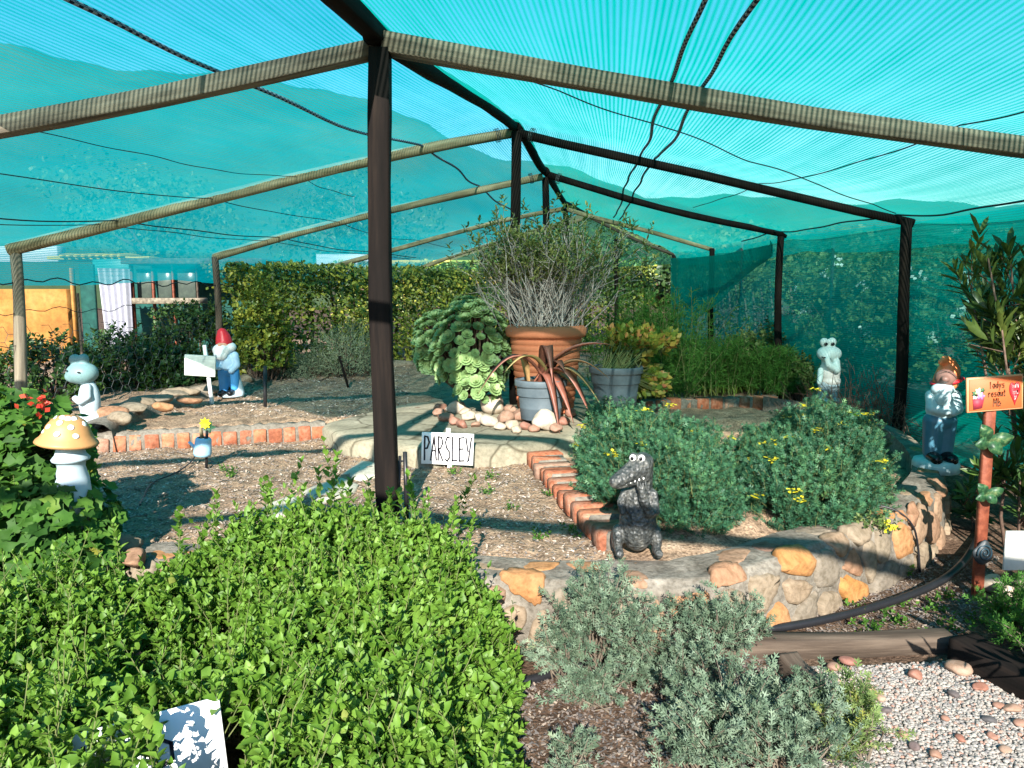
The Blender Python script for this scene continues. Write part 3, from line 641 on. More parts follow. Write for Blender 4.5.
# ------------------------------------------------------------------ materials for plants
m_oregano = M_leaf('oregano_leaf', [(0, (.05, .115, .012)), (.45, (.105, .215, .025)), (.9, (.175, .30, .05)), (1, (.22, .24, .06))], .5, .3, .3)
m_stem = M_noise('green_stem', [(.3, (.07, .1, .03)), (.7, (.15, .16, .06))], 20, src='obj', bump=.1)
m_twig = M_noise('grey_twig', [(.3, (.2, .165, .145)), (.55, (.38, .34, .31)), (.8, (.55, .50, .47))], 30, src='obj', bump=.2)
m_stem_tan = M_noise('tan_stem', [(.3, (.07, .055, .04)), (.7, (.19, .155, .115))], 30, src='obj', bump=.2)
m_twig_brown = M_noise('brown_twig', [(.3, (.05, .03, .022)), (.7, (.17, .11, .08))], 30, src='obj', bump=.2)
m_rue = M_leaf('rue_leaf', [(0, (.014, .055, .034)), (.5, (.038, .125, .066)), (.82, (.085, .205, .095)), (1, (.17, .29, .08))], .5, .3, .22, (1, 1.15, .7))
m_yellow = M_leaf('yellow_flower', [(0, (.6, .5, .02)), (1, (.8, .72, .05))], .6, .2, .3, (1, 1, .5))
m_artemisia = M_leaf('artemisia_leaf', [(0, (.06, .095, .06)), (.5, (.13, .19, .13)), (.9, (.24, .31, .235)), (1, (.25, .25, .08))], .75, .15, .22, (1, 1, .8))
m_geran = M_leaf('geranium_leaf', [(0, (.022, .068, .01)), (.5, (.05, .13, .018)), (.9, (.10, .20, .03)), (1, (.2, .2, .03))], .6, .2, .28)
m_red = M_leaf('red_petal', [(0, (.5, .03, .02)), (1, (.8, .10, .05))], .5, .3, .3, (1, .8, .6))
m_hedge = M_leaf('hedge_leaf', [(0, (.035, .065, .012)), (.4, (.12, .17, .025)), (.7, (.32, .32, .045)), (1, (.52, .45, .08))], .4, .4, .2)
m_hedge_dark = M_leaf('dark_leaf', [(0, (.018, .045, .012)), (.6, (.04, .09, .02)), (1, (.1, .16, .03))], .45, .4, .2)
m_olive = M_leaf('olive_leaf', [(0, (.09, .12, .04)), (.6, (.20, .23, .075)), (1, (.34, .33, .13))], .55, .3, .25)
m_rosette = M_leaf('rosette_leaf', [(0, (.11, .20, .08)), (.5, (.22, .34, .14)), (1, (.36, .47, .23))], .45, .4, .15)
m_aloe = M_leaf('bronze_aloe_leaf', [(0, (.15, .05, .035)), (.5, (.27, .10, .07)), (.8, (.32, .20, .09)), (1, (.36, .32, .13))], .45, .4, .1)
m_kalan = M_leaf('kalanchoe_leaf', [(0, (.06, .12, .02)), (.45, (.14, .21, .03)), (.7, (.32, .26, .05)), (.88, (.42, .20, .07)), (1, (.48, .14, .08))], .5, .35, .2)
m_fennel = M_leaf('fennel_frond', [(0, (.035, .11, .02)), (.6, (.07, .18, .035)), (1, (.12, .25, .05))], .7, .15, .35)
m_grass = M_leaf('grass_blade', [(0, (.10, .19, .03)), (.6, (.2, .3, .05)), (1, (.38, .36, .12))], .6, .2, .35)
m_lav = M_leaf('lavender_leaf', [(0, (.10, .13, .08)), (.6, (.2, .24, .16)), (1, (.34, .36, .24))], .7, .2, .2)
m_strap = M_leaf('strap_leaf', [(0, (.025, .05, .012)), (.5, (.055, .09, .02)), (.9, (.13, .16, .035)), (1, (.3, .28, .06))], .4, .45, .2)
m_scrub = M_leaf('scrub_leaf', [(0, (.04, .075, .02)), (.6, (.10, .15, .045)), (1, (.25, .27, .12))], .6, .25, .25)

T1 = T_oval(.62, .1, .14); TD = T_diamond(.45); TL = T_lobed(); TF = T_feather(); TS = T_strap(); TSP = T_spoon()

# oregano in front
org_poly = np.array([(.0, 1.15), (.03, 1.7), (.03, 2.3), (.02, 2.75), (-.05, 3.0), (-.25, 3.22), (-.6, 3.3), (-.95, 3.42), (-1.3, 3.38), (-1.6, 2.95), (-2.0, 2.7), (-2.3, 2.2), (-1.9, 1.15)])
def edge_dist(poly, x, y):
    d = np.full(np.shape(x), 9.0)
    for a, b in zip(poly, np.roll(poly, -1, 0)):
        ab = b - a; t = np.clip(((x - a[0]) * ab[0] + (y - a[1]) * ab[1]) / (ab @ ab), 0, 1); d = np.minimum(d, np.hypot(x - a[0] - ab[0] * t, y - a[1] - ab[1] * t))
    return d
ore = thing('oregano_patch', 'wide dense patch of bright green oregano filling the front bed', 'oregano', (-1, 2.3, LOW)); g = Geo(); gs = Geo()
lo, hi = org_poly.min(0), org_poly.max(0); p = rng.random((14000, 2)) * (hi - lo) + lo; p = p[inside(org_poly, p[:, 0], p[:, 1])][:6300]; x, y = p[:, 0], p[:, 1]
x, y = p[:, 0], p[:, 1]; ed = edge_dist(org_poly, x, y); p3 = np.column_stack([x, y, x * 0])
hz = -.24 + .405 * np.clip(ed / .24, 0, 1) ** .55 + .075 * lump(p3, 4.2, 1) + .05 * lump(p3, 11, 5) + rng.normal(size=len(x)) * .018
hz += .10 * np.exp(-((x + .75) ** 2 / .25 + (y - 3.2) ** 2 / .12)) + .05 * np.exp(-((x + .35) ** 2 / .12 + (y - 2.9) ** 2 / .2))
hz -= .18 * np.exp(-((x + 1.08) ** 2 + (y - 2.28) ** 2) / .06) + .10 * np.exp(-((x + .78) ** 2 + (y - 2.75) ** 2) / .02)  # hollows shaped into the patch to stand in for a shadowed area
cx = np.array([-.9, 2.3]); sp_ = project(np.column_stack([x, y, hz])); inb = (sp_[:, 0] > 62) & (sp_[:, 0] < 246) & (sp_[:, 1] > 728 - (sp_[:, 0] - 60) * .27) & (sp_[:, 1] < 835) & (y < 1.93); keepm = ~inb | ((rng.random(len(x)) < .30) & (sp_[:, 0] < 150)); x, y, hz, ed, p3 = x[keepm], y[keepm], hz[keepm], ed[keepm], p3[keepm]
outs_ = None; outw = np.column_stack([x - cx[0], y - cx[1], x * 0]); outw = nrm(outw) * np.clip(1 - ed / .3, 0, 1)[:, None]
dirs = nrm(np.column_stack([rng.normal(size=(len(x), 2)) * .36, np.ones(len(x))]) + outw * .75)
Ls = np.full(len(x), .17); base = np.column_stack([x, y, hz]) - dirs * (Ls * .95)[:, None]
tn = np.clip(.5 + .22 * lump(p3, 2.4, 9) + rng.normal(size=len(x)) * .2, 0, 1)
sprigs(g, T_oval(.64, .13, .16), base, dirs, Ls, 5, 2, .042, (1.2, .4), .38, .3, tn, gs, .002, t0=.25)
kk = rng.choice(len(x), 300, replace=False); sprigs(g, T_oval(.50, .13, .16), base[kk] + (0, 0, .08), nrm(dirs[kk] + (0, 0, .5)), rng.uniform(.16, .30, 300), 7, 2, .036, (1.1, .4), .35, .45, None, gs, .002)
e1 = rng.normal(size=(len(x), 3)); sprigs(g, T1, base + dirs * (Ls * .86)[:, None], dirs, Ls * .16, 1, 4, .026, (.8, .5), .35, 0, np.clip(tn + .15, 0, 1))
ts = [(-.85, 3.40, .50), (-.87, 3.42, .42), (-.90, 3.36, .36), (-1.08, 3.36, .40), (-.80, 3.34, .30), (-1.14, 3.38, .30), (-.2, 3.2, .2), (-1.35, 3.25, .28), (-1.0, 3.3, .3), (-.6, 3.25, .22), (-1.6, 2.9, .25), (-1.45, 3.1, .25)]
ts += [(rng.uniform(-1.35, -.25), rng.uniform(3.0, 3.4), rng.uniform(.2, .34)) for _ in range(26)]
b2 = np.array([(a, b, .0) for a, b, c in ts]); sprigs(g, T1, b2, np.tile([[.04, 0, 1.]], (len(ts), 1)), np.array([c for *_, c in ts]) + .08, 15, 2, .046, (1.15, .5), .35, .3, None, gs, .0025)
g.build('foliage', m_oregano, ore); gs.build('stems', m_stem, ore)

# rue
def rue(label, blobs, nfl, seed):
    T = thing('rue_bush', label, 'bush', blobs[0][0][:2] + (.05,), 'rue bushes in the stone bed'); g = Geo(); gs = Geo(); fl = Geo()
    for c, r, n in blobs:
        b, d = mound(c, r, n, .68, -.35, .26, seed, 3.4); up = nrm(d * .7 + np.array([0, 0, .75]) + rng.normal(size=d.shape) * .25)
        L = rng.uniform(.07, .15, len(b)) + (rng.random(len(b)) < .1) * .09; sprigs(g, TF, b - up * (L * .6)[:, None], up, L, 5, 3, .044, (1.25, .6), .5, .3, np.clip(.45 + .3 * lump(b, 5, seed) + rng.normal(size=len(b)) * .2, 0, .93), gs, .002, twist=1.3)
        k = rng.choice(len(b), nfl if c is blobs[-1][0] or len(blobs) == 1 else nfl // 2, replace=False); k = k[d[k, 2] > .15]
        for i in k:
            m = 9; q = b[i] + up[i] * (L[i] * .4 + .03) + np.column_stack([rng.normal(size=(m, 2)) * .018, rng.normal(size=m) * .006])
            place(fl, T_diamond(.9), q, nrm(rng.normal(size=(m, 3)) * (1, 1, .25)), np.tile([[0, 0, 1.]], (m, 1)), .023, rng.random(m))
            place(fl, T_diamond(.9), q, nrm(rng.normal(size=(m, 3)) * (1, 1, .25)), np.tile([[0, 0, 1.]], (m, 1)), .020, rng.random(m)); fl.build('flower_head', m_yellow, T); fl = Geo()
    g.build('foliage', m_rue, T); gs.build('stems', m_stem, T); return T
rue('dense blue green rue bush right behind the alligator statue', [((.80, 4.35, .12), (.38, .55, .42), 1250), ((.90, 3.88, .10), (.30, .28, .36), 750), ((.66, 4.75, .12), (.24, .35, .42), 480), ((1.08, 4.5, .1), (.36, .5, .36), 750)], 9, 2)
rue('rounded rue bush full of yellow flower heads above the orange wall stones', [((1.76, 4.35, .10), (.44, .50, .40), 1400), ((1.62, 4.02, .08), (.34, .28, .32), 700), ((2.02, 4.7, .1), (.36, .46, .42), 700)], 30, 5)

# artemisia in the lower ground
def artemisia(name, label, blobs, seed, leaf=.044, mat=None):
    T = thing(name, label, 'plant', (blobs[0][0][0], blobs[0][0][1], LOW), 'grey leaved artemisia below the wall'); g = Geo(); gs = Geo()
    for c, r, n in blobs:
        b, d = mound(c, r, int(n * .25), .2, -.3, .55, seed, 4.2, .8); up = nrm(d * .85 + np.array([0, 0, .5]) + rng.normal(size=d.shape) * .5)
        L = rng.uniform(.06, .17, len(b)); sprigs(g, TF, b - up * (L * .5)[:, None], up, L, 6, 3, leaf * 1.05, (1.2, .45), .5, .4, np.clip(.5 + .35 * lump(b, 7, seed) + rng.normal(size=len(b)) * .22, 0, 1), gs, .0022, twist=1.3)
        root = np.column_stack([np.full(40, c[0]), np.full(40, c[1]), np.full(40, LOW)]) + rng.normal(size=(40, 3)) * (.03, .03, 0); k = rng.choice(len(b), 40)
        tubes3(gs, root, lerp(root, b[k], .55) + rng.normal(size=(40, 3)) * .015, .004, .003); tubes3(gs, lerp(root, b[k], .55), b[k], .003, .0018)
    g.build('foliage', mat or m_artemisia, T); gs.build('stems', m_stem_tan, T); return T
def gl(px, py, z=LOW): q = G(px, py, z); return (float(q[0]), float(q[1]))
def art(px, py, h, w, n, dz=0): q = G(px, py, LOW); return ((q[0], q[1], LOW + h * .44), (w * 1.1, w * .9, h * .52), n)
artemisia('artemisia_plant', 'tall leggy grey green artemisia growing against the stone wall', [art(600, 668, .44, .20, 420), art(565, 680, .25, .12, 160), art(590, 706, .16, .10, 130), art(640, 672, .24, .12, 140)], 3)
artemisia('artemisia_plant', 'sprawling artemisia beside the end of the brown timber', [art(712, 668, .34, .15, 260), art(690, 690, .2, .12, 150), art(745, 650, .22, .11, 130), art(655, 690, .12, .1, 80)], 6)
artemisia('artemisia_plant', 'broad grey artemisia spilling onto the gravel', [art(735, 752, .30, .20, 380), art(800, 745, .24, .15, 240), art(700, 775, .22, .14, 160), art(780, 790, .28, .2, 240)], 8)
artemisia('artemisia_plant', 'greener feathery plant with yellow tips at the gravel edge', [art(845, 735, .20, .10, 170), art(855, 760, .16, .1, 120)], 9, .045, M_leaf('green_artemisia', [(0, (.08, .14, .04)), (.6, (.18, .25, .09)), (1, (.35, .33, .07))], .7, .2, .25))
artemisia('artemisia_plant', 'small grey seedling on the bare soil near the oregano', [art(570, 756, .08, .06, 45), art(566, 772, .07, .05, 30)], 12, .035)

# geranium at the left
ger = thing('geranium_bush', 'large geranium bush with lobed leaves and a red flower behind the mushroom', 'bush', (-2.2, 3.3, LOW)); g = Geo(); gs = Geo(); fl = Geo()
for c, r, n in [((-2.25, 3.3, .05), (.46, .40, .42), 1500), ((-2.45, 3.55, .42), (.36, .34, .36), 1100), ((-2.62, 3.35, .2), (.4, .42, .5), 900), ((-2.02, 3.18, -.02), (.26, .24, .26), 450)]:
    b, d = mound(c, r, n, .6, -.6, .14, 4, 3); n_ = nrm(d * .7 + np.array([0, -.35, .5]) + rng.normal(size=d.shape) * .35)
    pj = project(b); kp = ~((pj[:, 0] > 36) & (pj[:, 0] < 104) & (pj[:, 1] > 400) & (pj[:, 1] < 468) & (b[:, 1] < 3.5)) & ~((pj[:, 0] > 60) & (pj[:, 0] < 105) & (pj[:, 1] > 345) & (pj[:, 1] < 402)) & ~((pj[:, 0] > 118 - (pj[:, 1] < 470) * 22)); b, d, n_ = b[kp], d[kp], n_[kp]
    dd = nrm(np.cross(n_, rng.normal(size=d.shape))); dd = nrm(dd + np.array([0, 0, -.3])); place(g, TL, b, dd, n_, rng.uniform(.045, .085, len(b)), np.clip(.45 + .25 * lump(b, 6, 1) + rng.normal(size=len(b)) * .22, 0, 1))
    k = rng.choice(len(b), 160); tubes3(gs, lerp(np.array([c]), b[k], .3), b[k], .003, .0015)
q = P(38, 403, 3.25); m = 26; b = q + rng.normal(size=(m, 3)) * .024; place(fl, T_diamond(.8), b, nrm(rng.normal(size=(m, 3))), nrm(rng.normal(size=(m, 3)) + (0, -1, .6)), .03, rng.random(m))
g.build('foliage', m_geran, ger); gs.build('stems', m_stem, ger); fl.build('flower_head', m_red, ger)

# hedges and shrubs at the back
def hedge(name, label, A, B, w, h, n, mat, leaf=.055, z0=.1, cat='hedge', group=None, seed=0, T=None):
    A = np.array(A, float); B = np.array(B, float); t_ = thing(name, label, cat, (*((A + B) / 2), z0), group); L = np.linalg.norm(B - A); d = (B - A) / L; nn = np.array([-d[1], d[0]]); g = Geo()
    s = rng.random(n) * L; f = rng.random(n); a = np.where(f < .7, rng.random(n) ** .5 * -1, rng.uniform(-1, 1, n)); zz = np.where(f < .7, rng.random(n), 1 - rng.random(n) ** 2 * .25)
    q = np.column_stack([A[0] + d[0] * s, A[1] + d[1] * s, z0 + zz * h]); bulge = 1 + .22 * lump(q, 2.6, seed) + .1 * lump(q, 7, seed + 1)
    q[:, 0] += nn[0] * a * w / 2 * bulge; q[:, 1] += nn[1] * a * w / 2 * bulge; q[:, 2] += .06 * lump(q, 4, seed + 2) * zz
    n_ = nrm(np.column_stack([nn[0] * a, nn[1] * a, np.full(n, .6)]) + rng.normal(size=(n, 3)) * .5); dd = nrm(np.cross(n_, rng.normal(size=(n, 3))))
    place(g, T or T_oval(.6), q, dd, n_, leaf * rng.uniform(.7, 1.3, n), np.clip(.42 + .3 * lump(q, 3, seed + 5) + rng.normal(size=n) * .24, 0, 1))
    g.build('foliage', mat, t_); gs = Geo(); k = max(4, int(L / .35))
    for i in range(k):
        c = A + d * L * (i + .5) / k; tube(gs, [(c[0], c[1], z0 - .3), (c[0] + .05, c[1], z0 + h * .5), (c[0] - .04, c[1] + .03, z0 + h * .9)], [.03, .025, .012], 6, seed=i)
    g2 = gs.build('stems', m_twig_brown, t_); return t_
hedge('hedge', 'long variegated yellow green hedge behind the upper bed', (-3.75, 9.5), (-.7, 12.8), .9, 1.5, 15000, m_hedge, .065, .12, seed=1)
hedge('hedge', 'square clipped yellow green hedge at the far end behind the fennel', (-3.4, 14.6), (2.75, 14.6), .9, 1.72, 15000, m_hedge, .07, .1, seed=3)
def shrub(name, label, c, r, n, mat, leaf, T=None, cat='bush', group=None, seed=0, twigs=60, twig_mat=None, z0=0, nodes=5, per=2, L=.14, flowers=0):
    t_ = thing(name, label, cat, (c[0], c[1], z0), group); g = Geo(); gs = Geo()
    b, d = mound(c, r, n, .45, -.5, .22, seed, 2.5, .5); up = nrm(d * .7 + np.array([0, 0, .5]) + rng.normal(size=d.shape) * .3); LL = L * rng.uniform(.7, 1.3, len(b))
    sprigs(g, T or T1, b - up * (LL * .5)[:, None], up, LL, nodes, per, leaf, (1.2, .6), .4, .3, np.clip(.45 + .3 * lump(b, 3.5, seed) + rng.normal(size=len(b)) * .2, 0, 1))
    k = rng.choice(len(b), twigs); root = np.column_stack([np.full(twigs, c[0]), np.full(twigs, c[1]), np.full(twigs, z0 - .05)]) + rng.normal(size=(twigs, 3)) * (.06, .06, 0); mid = lerp(root, b[k], .5) + rng.normal(size=(twigs, 3)) * .04
    tubes3(gs, root, mid, .010, .007); tubes3(gs, mid, b[k], .007, .003); g.build('foliage', mat, t_); gs.build('branches', twig_mat or m_twig_brown, t_); return t_
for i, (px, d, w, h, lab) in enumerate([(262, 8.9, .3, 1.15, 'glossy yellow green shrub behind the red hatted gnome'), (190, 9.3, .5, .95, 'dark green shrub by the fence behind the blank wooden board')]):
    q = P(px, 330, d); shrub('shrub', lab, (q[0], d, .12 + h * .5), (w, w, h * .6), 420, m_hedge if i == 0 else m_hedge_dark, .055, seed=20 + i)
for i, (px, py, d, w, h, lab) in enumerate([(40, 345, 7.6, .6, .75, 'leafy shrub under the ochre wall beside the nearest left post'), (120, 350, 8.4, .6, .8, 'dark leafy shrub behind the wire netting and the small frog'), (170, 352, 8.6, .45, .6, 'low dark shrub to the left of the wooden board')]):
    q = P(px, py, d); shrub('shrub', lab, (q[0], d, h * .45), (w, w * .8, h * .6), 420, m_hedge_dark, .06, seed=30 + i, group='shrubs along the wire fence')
q = P(352, 330, 9.6); shrub('lavender_plant', 'silvery lavender with upright spikes in front of the long hedge', (q[0], 9.4, .42), (.42, .4, .42), 520, m_lav, .06, T_strap(.12), cat='lavender', seed=41, L=.22)
q = P(300, 345, 9.4); shrub('lavender_plant', 'low blue green lavender cushion beside the silvery spikes', (q[0], 9.3, .28), (.5, .35, .22), 420, m_lav, .05, T_strap(.12), cat='lavender', seed=42, L=.18)
for i, (px, py, d, w, h, mm, lab) in enumerate([(742, 360, 8.6, .35, .6, m_scrub, 'pale green bush against the side net behind the fennel'), (775, 345, 9.0, .45, .75, m_scrub, 'taller scrubby bush by the second right post'), (800, 385, 8.2, .3, .42, m_scrub, 'loose reddish twigged bush behind the tall frog')]):
    q = P(px, py, d); shrub('shrub', lab, (q[0], d, .08 + h * .5), (w, w, h * .6), 330, mm, .05, seed=50 + i, twigs=90, group='bushes along the side net')
# bare twiggy bush by the right post
tb = thing('twiggy_bush', 'bare brown twiggy bush at the foot of the nearest right post', 'bush', (3.3, 6.2, -.05)); g = Geo(); n = 500
root = np.array([(3.2, 6.5, -.1)]) + rng.normal(size=(n, 3)) * (.28, .2, 0); dv = nrm(rng.normal(size=(n, 3)) * (.8, .6, .5) + (-.2, 0, .9)); e = root + dv * rng.uniform(.25, .75, (n, 1)); mid = lerp(root, e, .5) + rng.normal(size=(n, 3)) * .05
tubes3(g, root, mid, .004, .003); tubes3(g, mid, e, .003, .0015); k = rng.choice(n, 900); s0 = lerp(mid[k], e[k], rng.random((900, 1))); tubes3(g, s0, s0 + nrm(rng.normal(size=(900, 3))) * .14, .002, .001); g.build('branches', m_twig_brown, tb)

# fennel
def fennel(label, px, py, d, w, h, n, seed):
    q = P(px, py, d); T = thing('fennel_plant', label, 'fennel', (q[0], d, .1), 'feathery fennel behind the pots'); g = Geo(); gs = Geo()
    root = np.column_stack([q[0] + rng.normal(size=n) * w * .45, d + rng.normal(size=n) * .18, np.full(n, .1)]); dv = nrm(np.column_stack([rng.normal(size=(n, 2)) * .22, np.ones(n)])); L = h * rng.uniform(.6, 1.1, n)
    tubes3(gs, root, root + dv * L[:, None], .005, .002)
    for k in range(26):
        t = .15 + .85 * k / 26; a = rng.random(n) * 2 * PI; o = np.column_stack([np.cos(a), np.sin(a), rng.uniform(.2, 1.2, n)]); ps = root + dv * (L * t)[:, None]; l2 = .13 * (1.25 - t * .7) * rng.uniform(.7, 1.3, n)
        e = ps + nrm(o) * l2[:, None]
        for j in range(7):
            s_ = lerp(ps, e, .3 + .1 * j); place(g, T_thread(.11), s_, nrm(nrm(o) + rng.normal(size=(n, 3)) * .75), nrm(rng.normal(size=(n, 3))), rng.uniform(.04, .09, n), np.clip(.5 + .2 * rng.normal(size=n), 0, 1))
    g.build('foliage', m_fennel, T); gs.build('stems', m_stem, T)
fennel('tall plume of feathery fennel between the terracotta pot and the clipped hedge', 648, 330, 7.7, .5, 1.12, 150, 1)
fennel('low feathery fennel clump in front of the loose net fold', 715, 370, 8.3, .40, .62, 95, 2)
fennel('feathery fennel left of the tall frog statue', 770, 375, 8.2, .32, .55, 60, 3)
gr = Geo(); n = 420; q0, q1 = G(665, 402, .14), G(770, 396, .14); t = rng.random(n)[:, None]; b = lerp(q0, q1, t) + rng.normal(size=(n, 3)) * (.05, .12, 0) + (0, .45, 0)
place(gr, T_strap(.06, .2), b, nrm(np.column_stack([rng.normal(size=(n, 2)) * .35, np.ones(n)])), nrm(rng.normal(size=(n, 3)) + (0, -1, 0)), rng.uniform(.06, .17, n), rng.random(n)); tag(gr.build('grass', m_grass), kind='stuff')
# tall strap leaved shrub at the right
def strap_shrub(label, stems, n_leaf, leaf, seed, mat=m_strap):
    T = thing('strap_leaf_shrub', label, 'shrub', (*stems[0][0][:2], LOW), 'strap leaved shrubs beside the painted sign'); g = Geo(); gs = Geo()
    for a, b in stems:
        a = np.array(a); b = np.array(b); mid = lerp(a, b, .55) + rng.normal(size=3) * .04; tube(gs, [a, mid, b], [.012, .009, .005], 6)
        for k in range(5):
            e = lerp(mid, b, .35 + .16 * k) + rng.normal(size=3) * .10 + (0, 0, .06); s0 = lerp(mid, b, .2 + .15 * k); tubes3(gs, [s0], [e], .005, .003)
            dr = nrm(e - s0 + (0, 0, .12)); sprigs(g, T_strap(.2, .12), np.array([s0]), np.array([dr]), np.array([np.linalg.norm(e - s0)]), n_leaf, 3, leaf, (1.2, .35), .3, .2, None, twist=1.1, t0=.3)
        sprigs(g, T_strap(.2, .12), np.array([mid]), np.array([b - mid]), np.array([np.linalg.norm(b - mid)]), n_leaf, 3, leaf, (1.25, .3), .3, .2, None, twist=1.1, t0=.3)
    g.build('foliage', mat, T); gs.build('stems', m_twig_brown, T)
def pp(px, py, d): return tuple(P(px, py, d))
strap_shrub('tall shrub of long dark strap leaves leaning over the painted sign', [(pp(1010, 520, 5.3), pp(968, 272, 5.2)), (pp(1015, 520, 5.3), pp(985, 300, 5.2)), (pp(1025, 560, 4.6), pp(988, 258, 4.5)), (pp(1040, 560, 4.7), pp(1010, 255, 4.6)), (pp(1030, 560, 4.5), pp(1002, 330, 4.4)), (pp(1050, 560, 4.6), pp(1035, 290, 4.5)), (pp(1040, 560, 4.5), pp(1018, 300, 4.7))] + [((2.75 + .13 * (i % 5), 3.15 + .16 * (i // 5), LOW), (2.72 + .15 * (i % 5), 3.1 + .2 * (i // 5), 0.88 + .12 * ((i * 7) % 4))) for i in range(15)], 6, .16, 1)  # stems nearest the camera are unseen, added to shade the orange-hatted gnome
strap_shrub('low dark shrub in the shade behind the stake of the painted sign', [(pp(1010, 585, 4.2), pp(1008, 450, 4.1)), (pp(1030, 585, 4.2), pp(1020, 480, 4.0)), (pp(985, 560, 4.7), pp(960, 500, 4.6)), (pp(1030, 580, 4.4), pp(1030, 420, 4.3))] + [((2.05 + .16 * (i % 4), 2.15 + .22 * (i // 4), LOW), (2.1 + .16 * (i % 4), 2.1 + .22 * (i // 4), .12 + .1 * (i % 3))) for i in range(8)], 5, .13, 2, m_hedge_dark)  # second run of stems lies out of frame, put in for ground shade
for i, (px, py, h, lab) in enumerate([(1012, 640, .2, 'dark feathery weed in the shade under the white board')]):
    artemisia('weed_plant', lab, [art(px, py, .26, .14, 170), art(1040, 660, .3, .2, 200)], 21, .05, m_fennel)

# shrubs outside the side net, tree crowns and hill beyond
for i, (x, y, w, h, lab) in enumerate([(4.9, 5.6, .8, 1.75, 'big scrubby bush beyond the netting at the nearest right bay'), (4.7, 7.6, .8, 1.8, 'flowering bush seen through the netting between the right posts'), (4.6, 9.8, .8, 1.8, 'scrubby bush seen through the far right netting'), (6.4, 7.0, 1.2, 1.9, 'tall bush standing behind the others beyond the netting')]):
    t_ = shrub('shrub', lab, (x, y, h * .42), (w, 1.15, h * .58), 620, m_scrub, .085, seed=60 + i, group='bushes outside the side net', L=.22)
    fl = Geo(); b, d = mound((x, y, h * .45), (w, 1.15, h * .55), 60, .9, -.3, .2, 60 + i); b = b[d[:, 0] < .1]
    for q in b[:11]: place(fl, T_diamond(.9), q + rng.normal(size=(14, 3)) * .03, nrm(rng.normal(size=(14, 3))), nrm(rng.normal(size=(14, 3)) + (-1, -.5, 0)), .05, rng.random(14))
    fl.build('blossoms', M_leaf('pale_blossom', [(0, (.6, .6, .55)), (1, (.8, .78, .74))], .6, .2, .3, (1, 1, 1)) if i == 0 else bpy.data.materials['pale_blossom'], t_)
def tree(label, x, y, h, cr, n, mat, seed, leaf=.16):
    T = thing('tree', label, 'tree', (x, y, -.1), 'trees beyond the shade house'); g = Geo(); gs = Geo()
    tube(gs, [(x, y, -.4), (x + .1, y, h * .35), (x - .05, y + .1, h * .7)], [.17, .13, .06], 8)
    for k in range(7):
        a = k * 2.4 + seed; c = np.array([x + math.cos(a) * cr * .5, y + math.sin(a) * cr * .5, h * (.55 + .06 * k)]); tube(gs, [(x + .05, y, h * .4), lerp(np.array([x, y, h * .5]), c, .6), c], [.07, .045, .02], 6)
        b, d = mound(c, (cr * .55, cr * .55, h * .2), n // 7, .4, -.8, .3, seed + k, 3); nn = nrm(d + rng.normal(size=d.shape) * .6)
        place(g, T_oval(.6), b, nrm(np.cross(nn, rng.normal(size=d.shape))), nn, leaf * rng.uniform(.6, 1.3, len(b)), np.clip(.45 + .3 * lump(b, 1.5, seed) + rng.normal(size=len(b)) * .2, 0, 1))
    g.build('crown', mat, T); gs.build('trunk', m_twig_brown, T)
tree('leafy green tree above the ochre shed at the far left', -14.5, 17, 4.0, 2.2, 2800, m_scrub, 1)
tree('rounded tree behind the lean-to, seen through the roof net', -9.5, 20, 4.4, 2.6, 2800, m_scrub, 2)
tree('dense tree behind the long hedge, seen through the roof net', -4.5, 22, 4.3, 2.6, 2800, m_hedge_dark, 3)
tree('tree behind the clipped hedge at the far end', 2.0, 22, 3.0, 2.0, 2400, m_scrub, 4)
tree('low bushy tree just beyond the gable end', 3.6, 18.5, 2.2, 2.0, 2600, m_hedge_dark, 6)
tree('bushy tree past the far right corner of the netting', 6.0, 16, 2.6, 2.2, 3000, m_scrub, 7)
tree('broad low tree beyond the far corner of the side net', 8.5, 17, 2.4, 2.2, 2600, m_hedge_dark, 5)
hedge('hedge', 'loose dark hedge outside the far half of the side net', (4.6, 10.2), (3.9, 16.5), 1.3, 1.75, 7000, m_scrub, .085, -.1, seed=9)
m_hill = M_noise('hill_scrub', [(.3, (.015, .035, .015)), (.5, (.04, .065, .025)), (.68, (.075, .085, .04)), (.8, (.15, .125, .085))], .07, bump=.6, bd=2, src='obj', detail=10)
def hill_z(X, Y):
    r = np.hypot(X, Y); th = np.degrees(np.arctan2(X, Y))
    el = np.interp(th, [-90, -45, -36, -33, -28, -24, -17, -12, -6, 0, 10, 25, 45, 90], [9, 14, 14.2, 14.0, 13.9, 14.0, 14.2, 13.6, 12, 9.5, 7, 6, 5.5, 5]) + .25 * np.sin(th * .5) + .1 * np.sin(th * 1.7)
    t = sstep(60, 150, r) * (1 - .6 * sstep(155, 230, r)); return -3 + (3 + 1.25 + np.tan(np.radians(el)) * 150) * t + 1.2 * np.sin(X * .11) * np.cos(Y * .13) * t
g = Geo(); ths = np.radians(np.linspace(-85, 85, 180)); rs = np.linspace(55, 240, 40); V = []
for r in rs:
    for th in ths: V.append((r * math.sin(th), r * math.cos(th), 0))
V = np.array(V); V[:, 2] = hill_z(V[:, 0], V[:, 1]); m = len(ths); g.add(V, np.array([(i * m + j, i * m + j + 1, (i + 1) * m + j + 1, (i + 1) * m + j) for i in range(len(rs) - 1) for j in range(m - 1)])); tag(g.build('hill', m_hill, smooth=True), kind='structure')

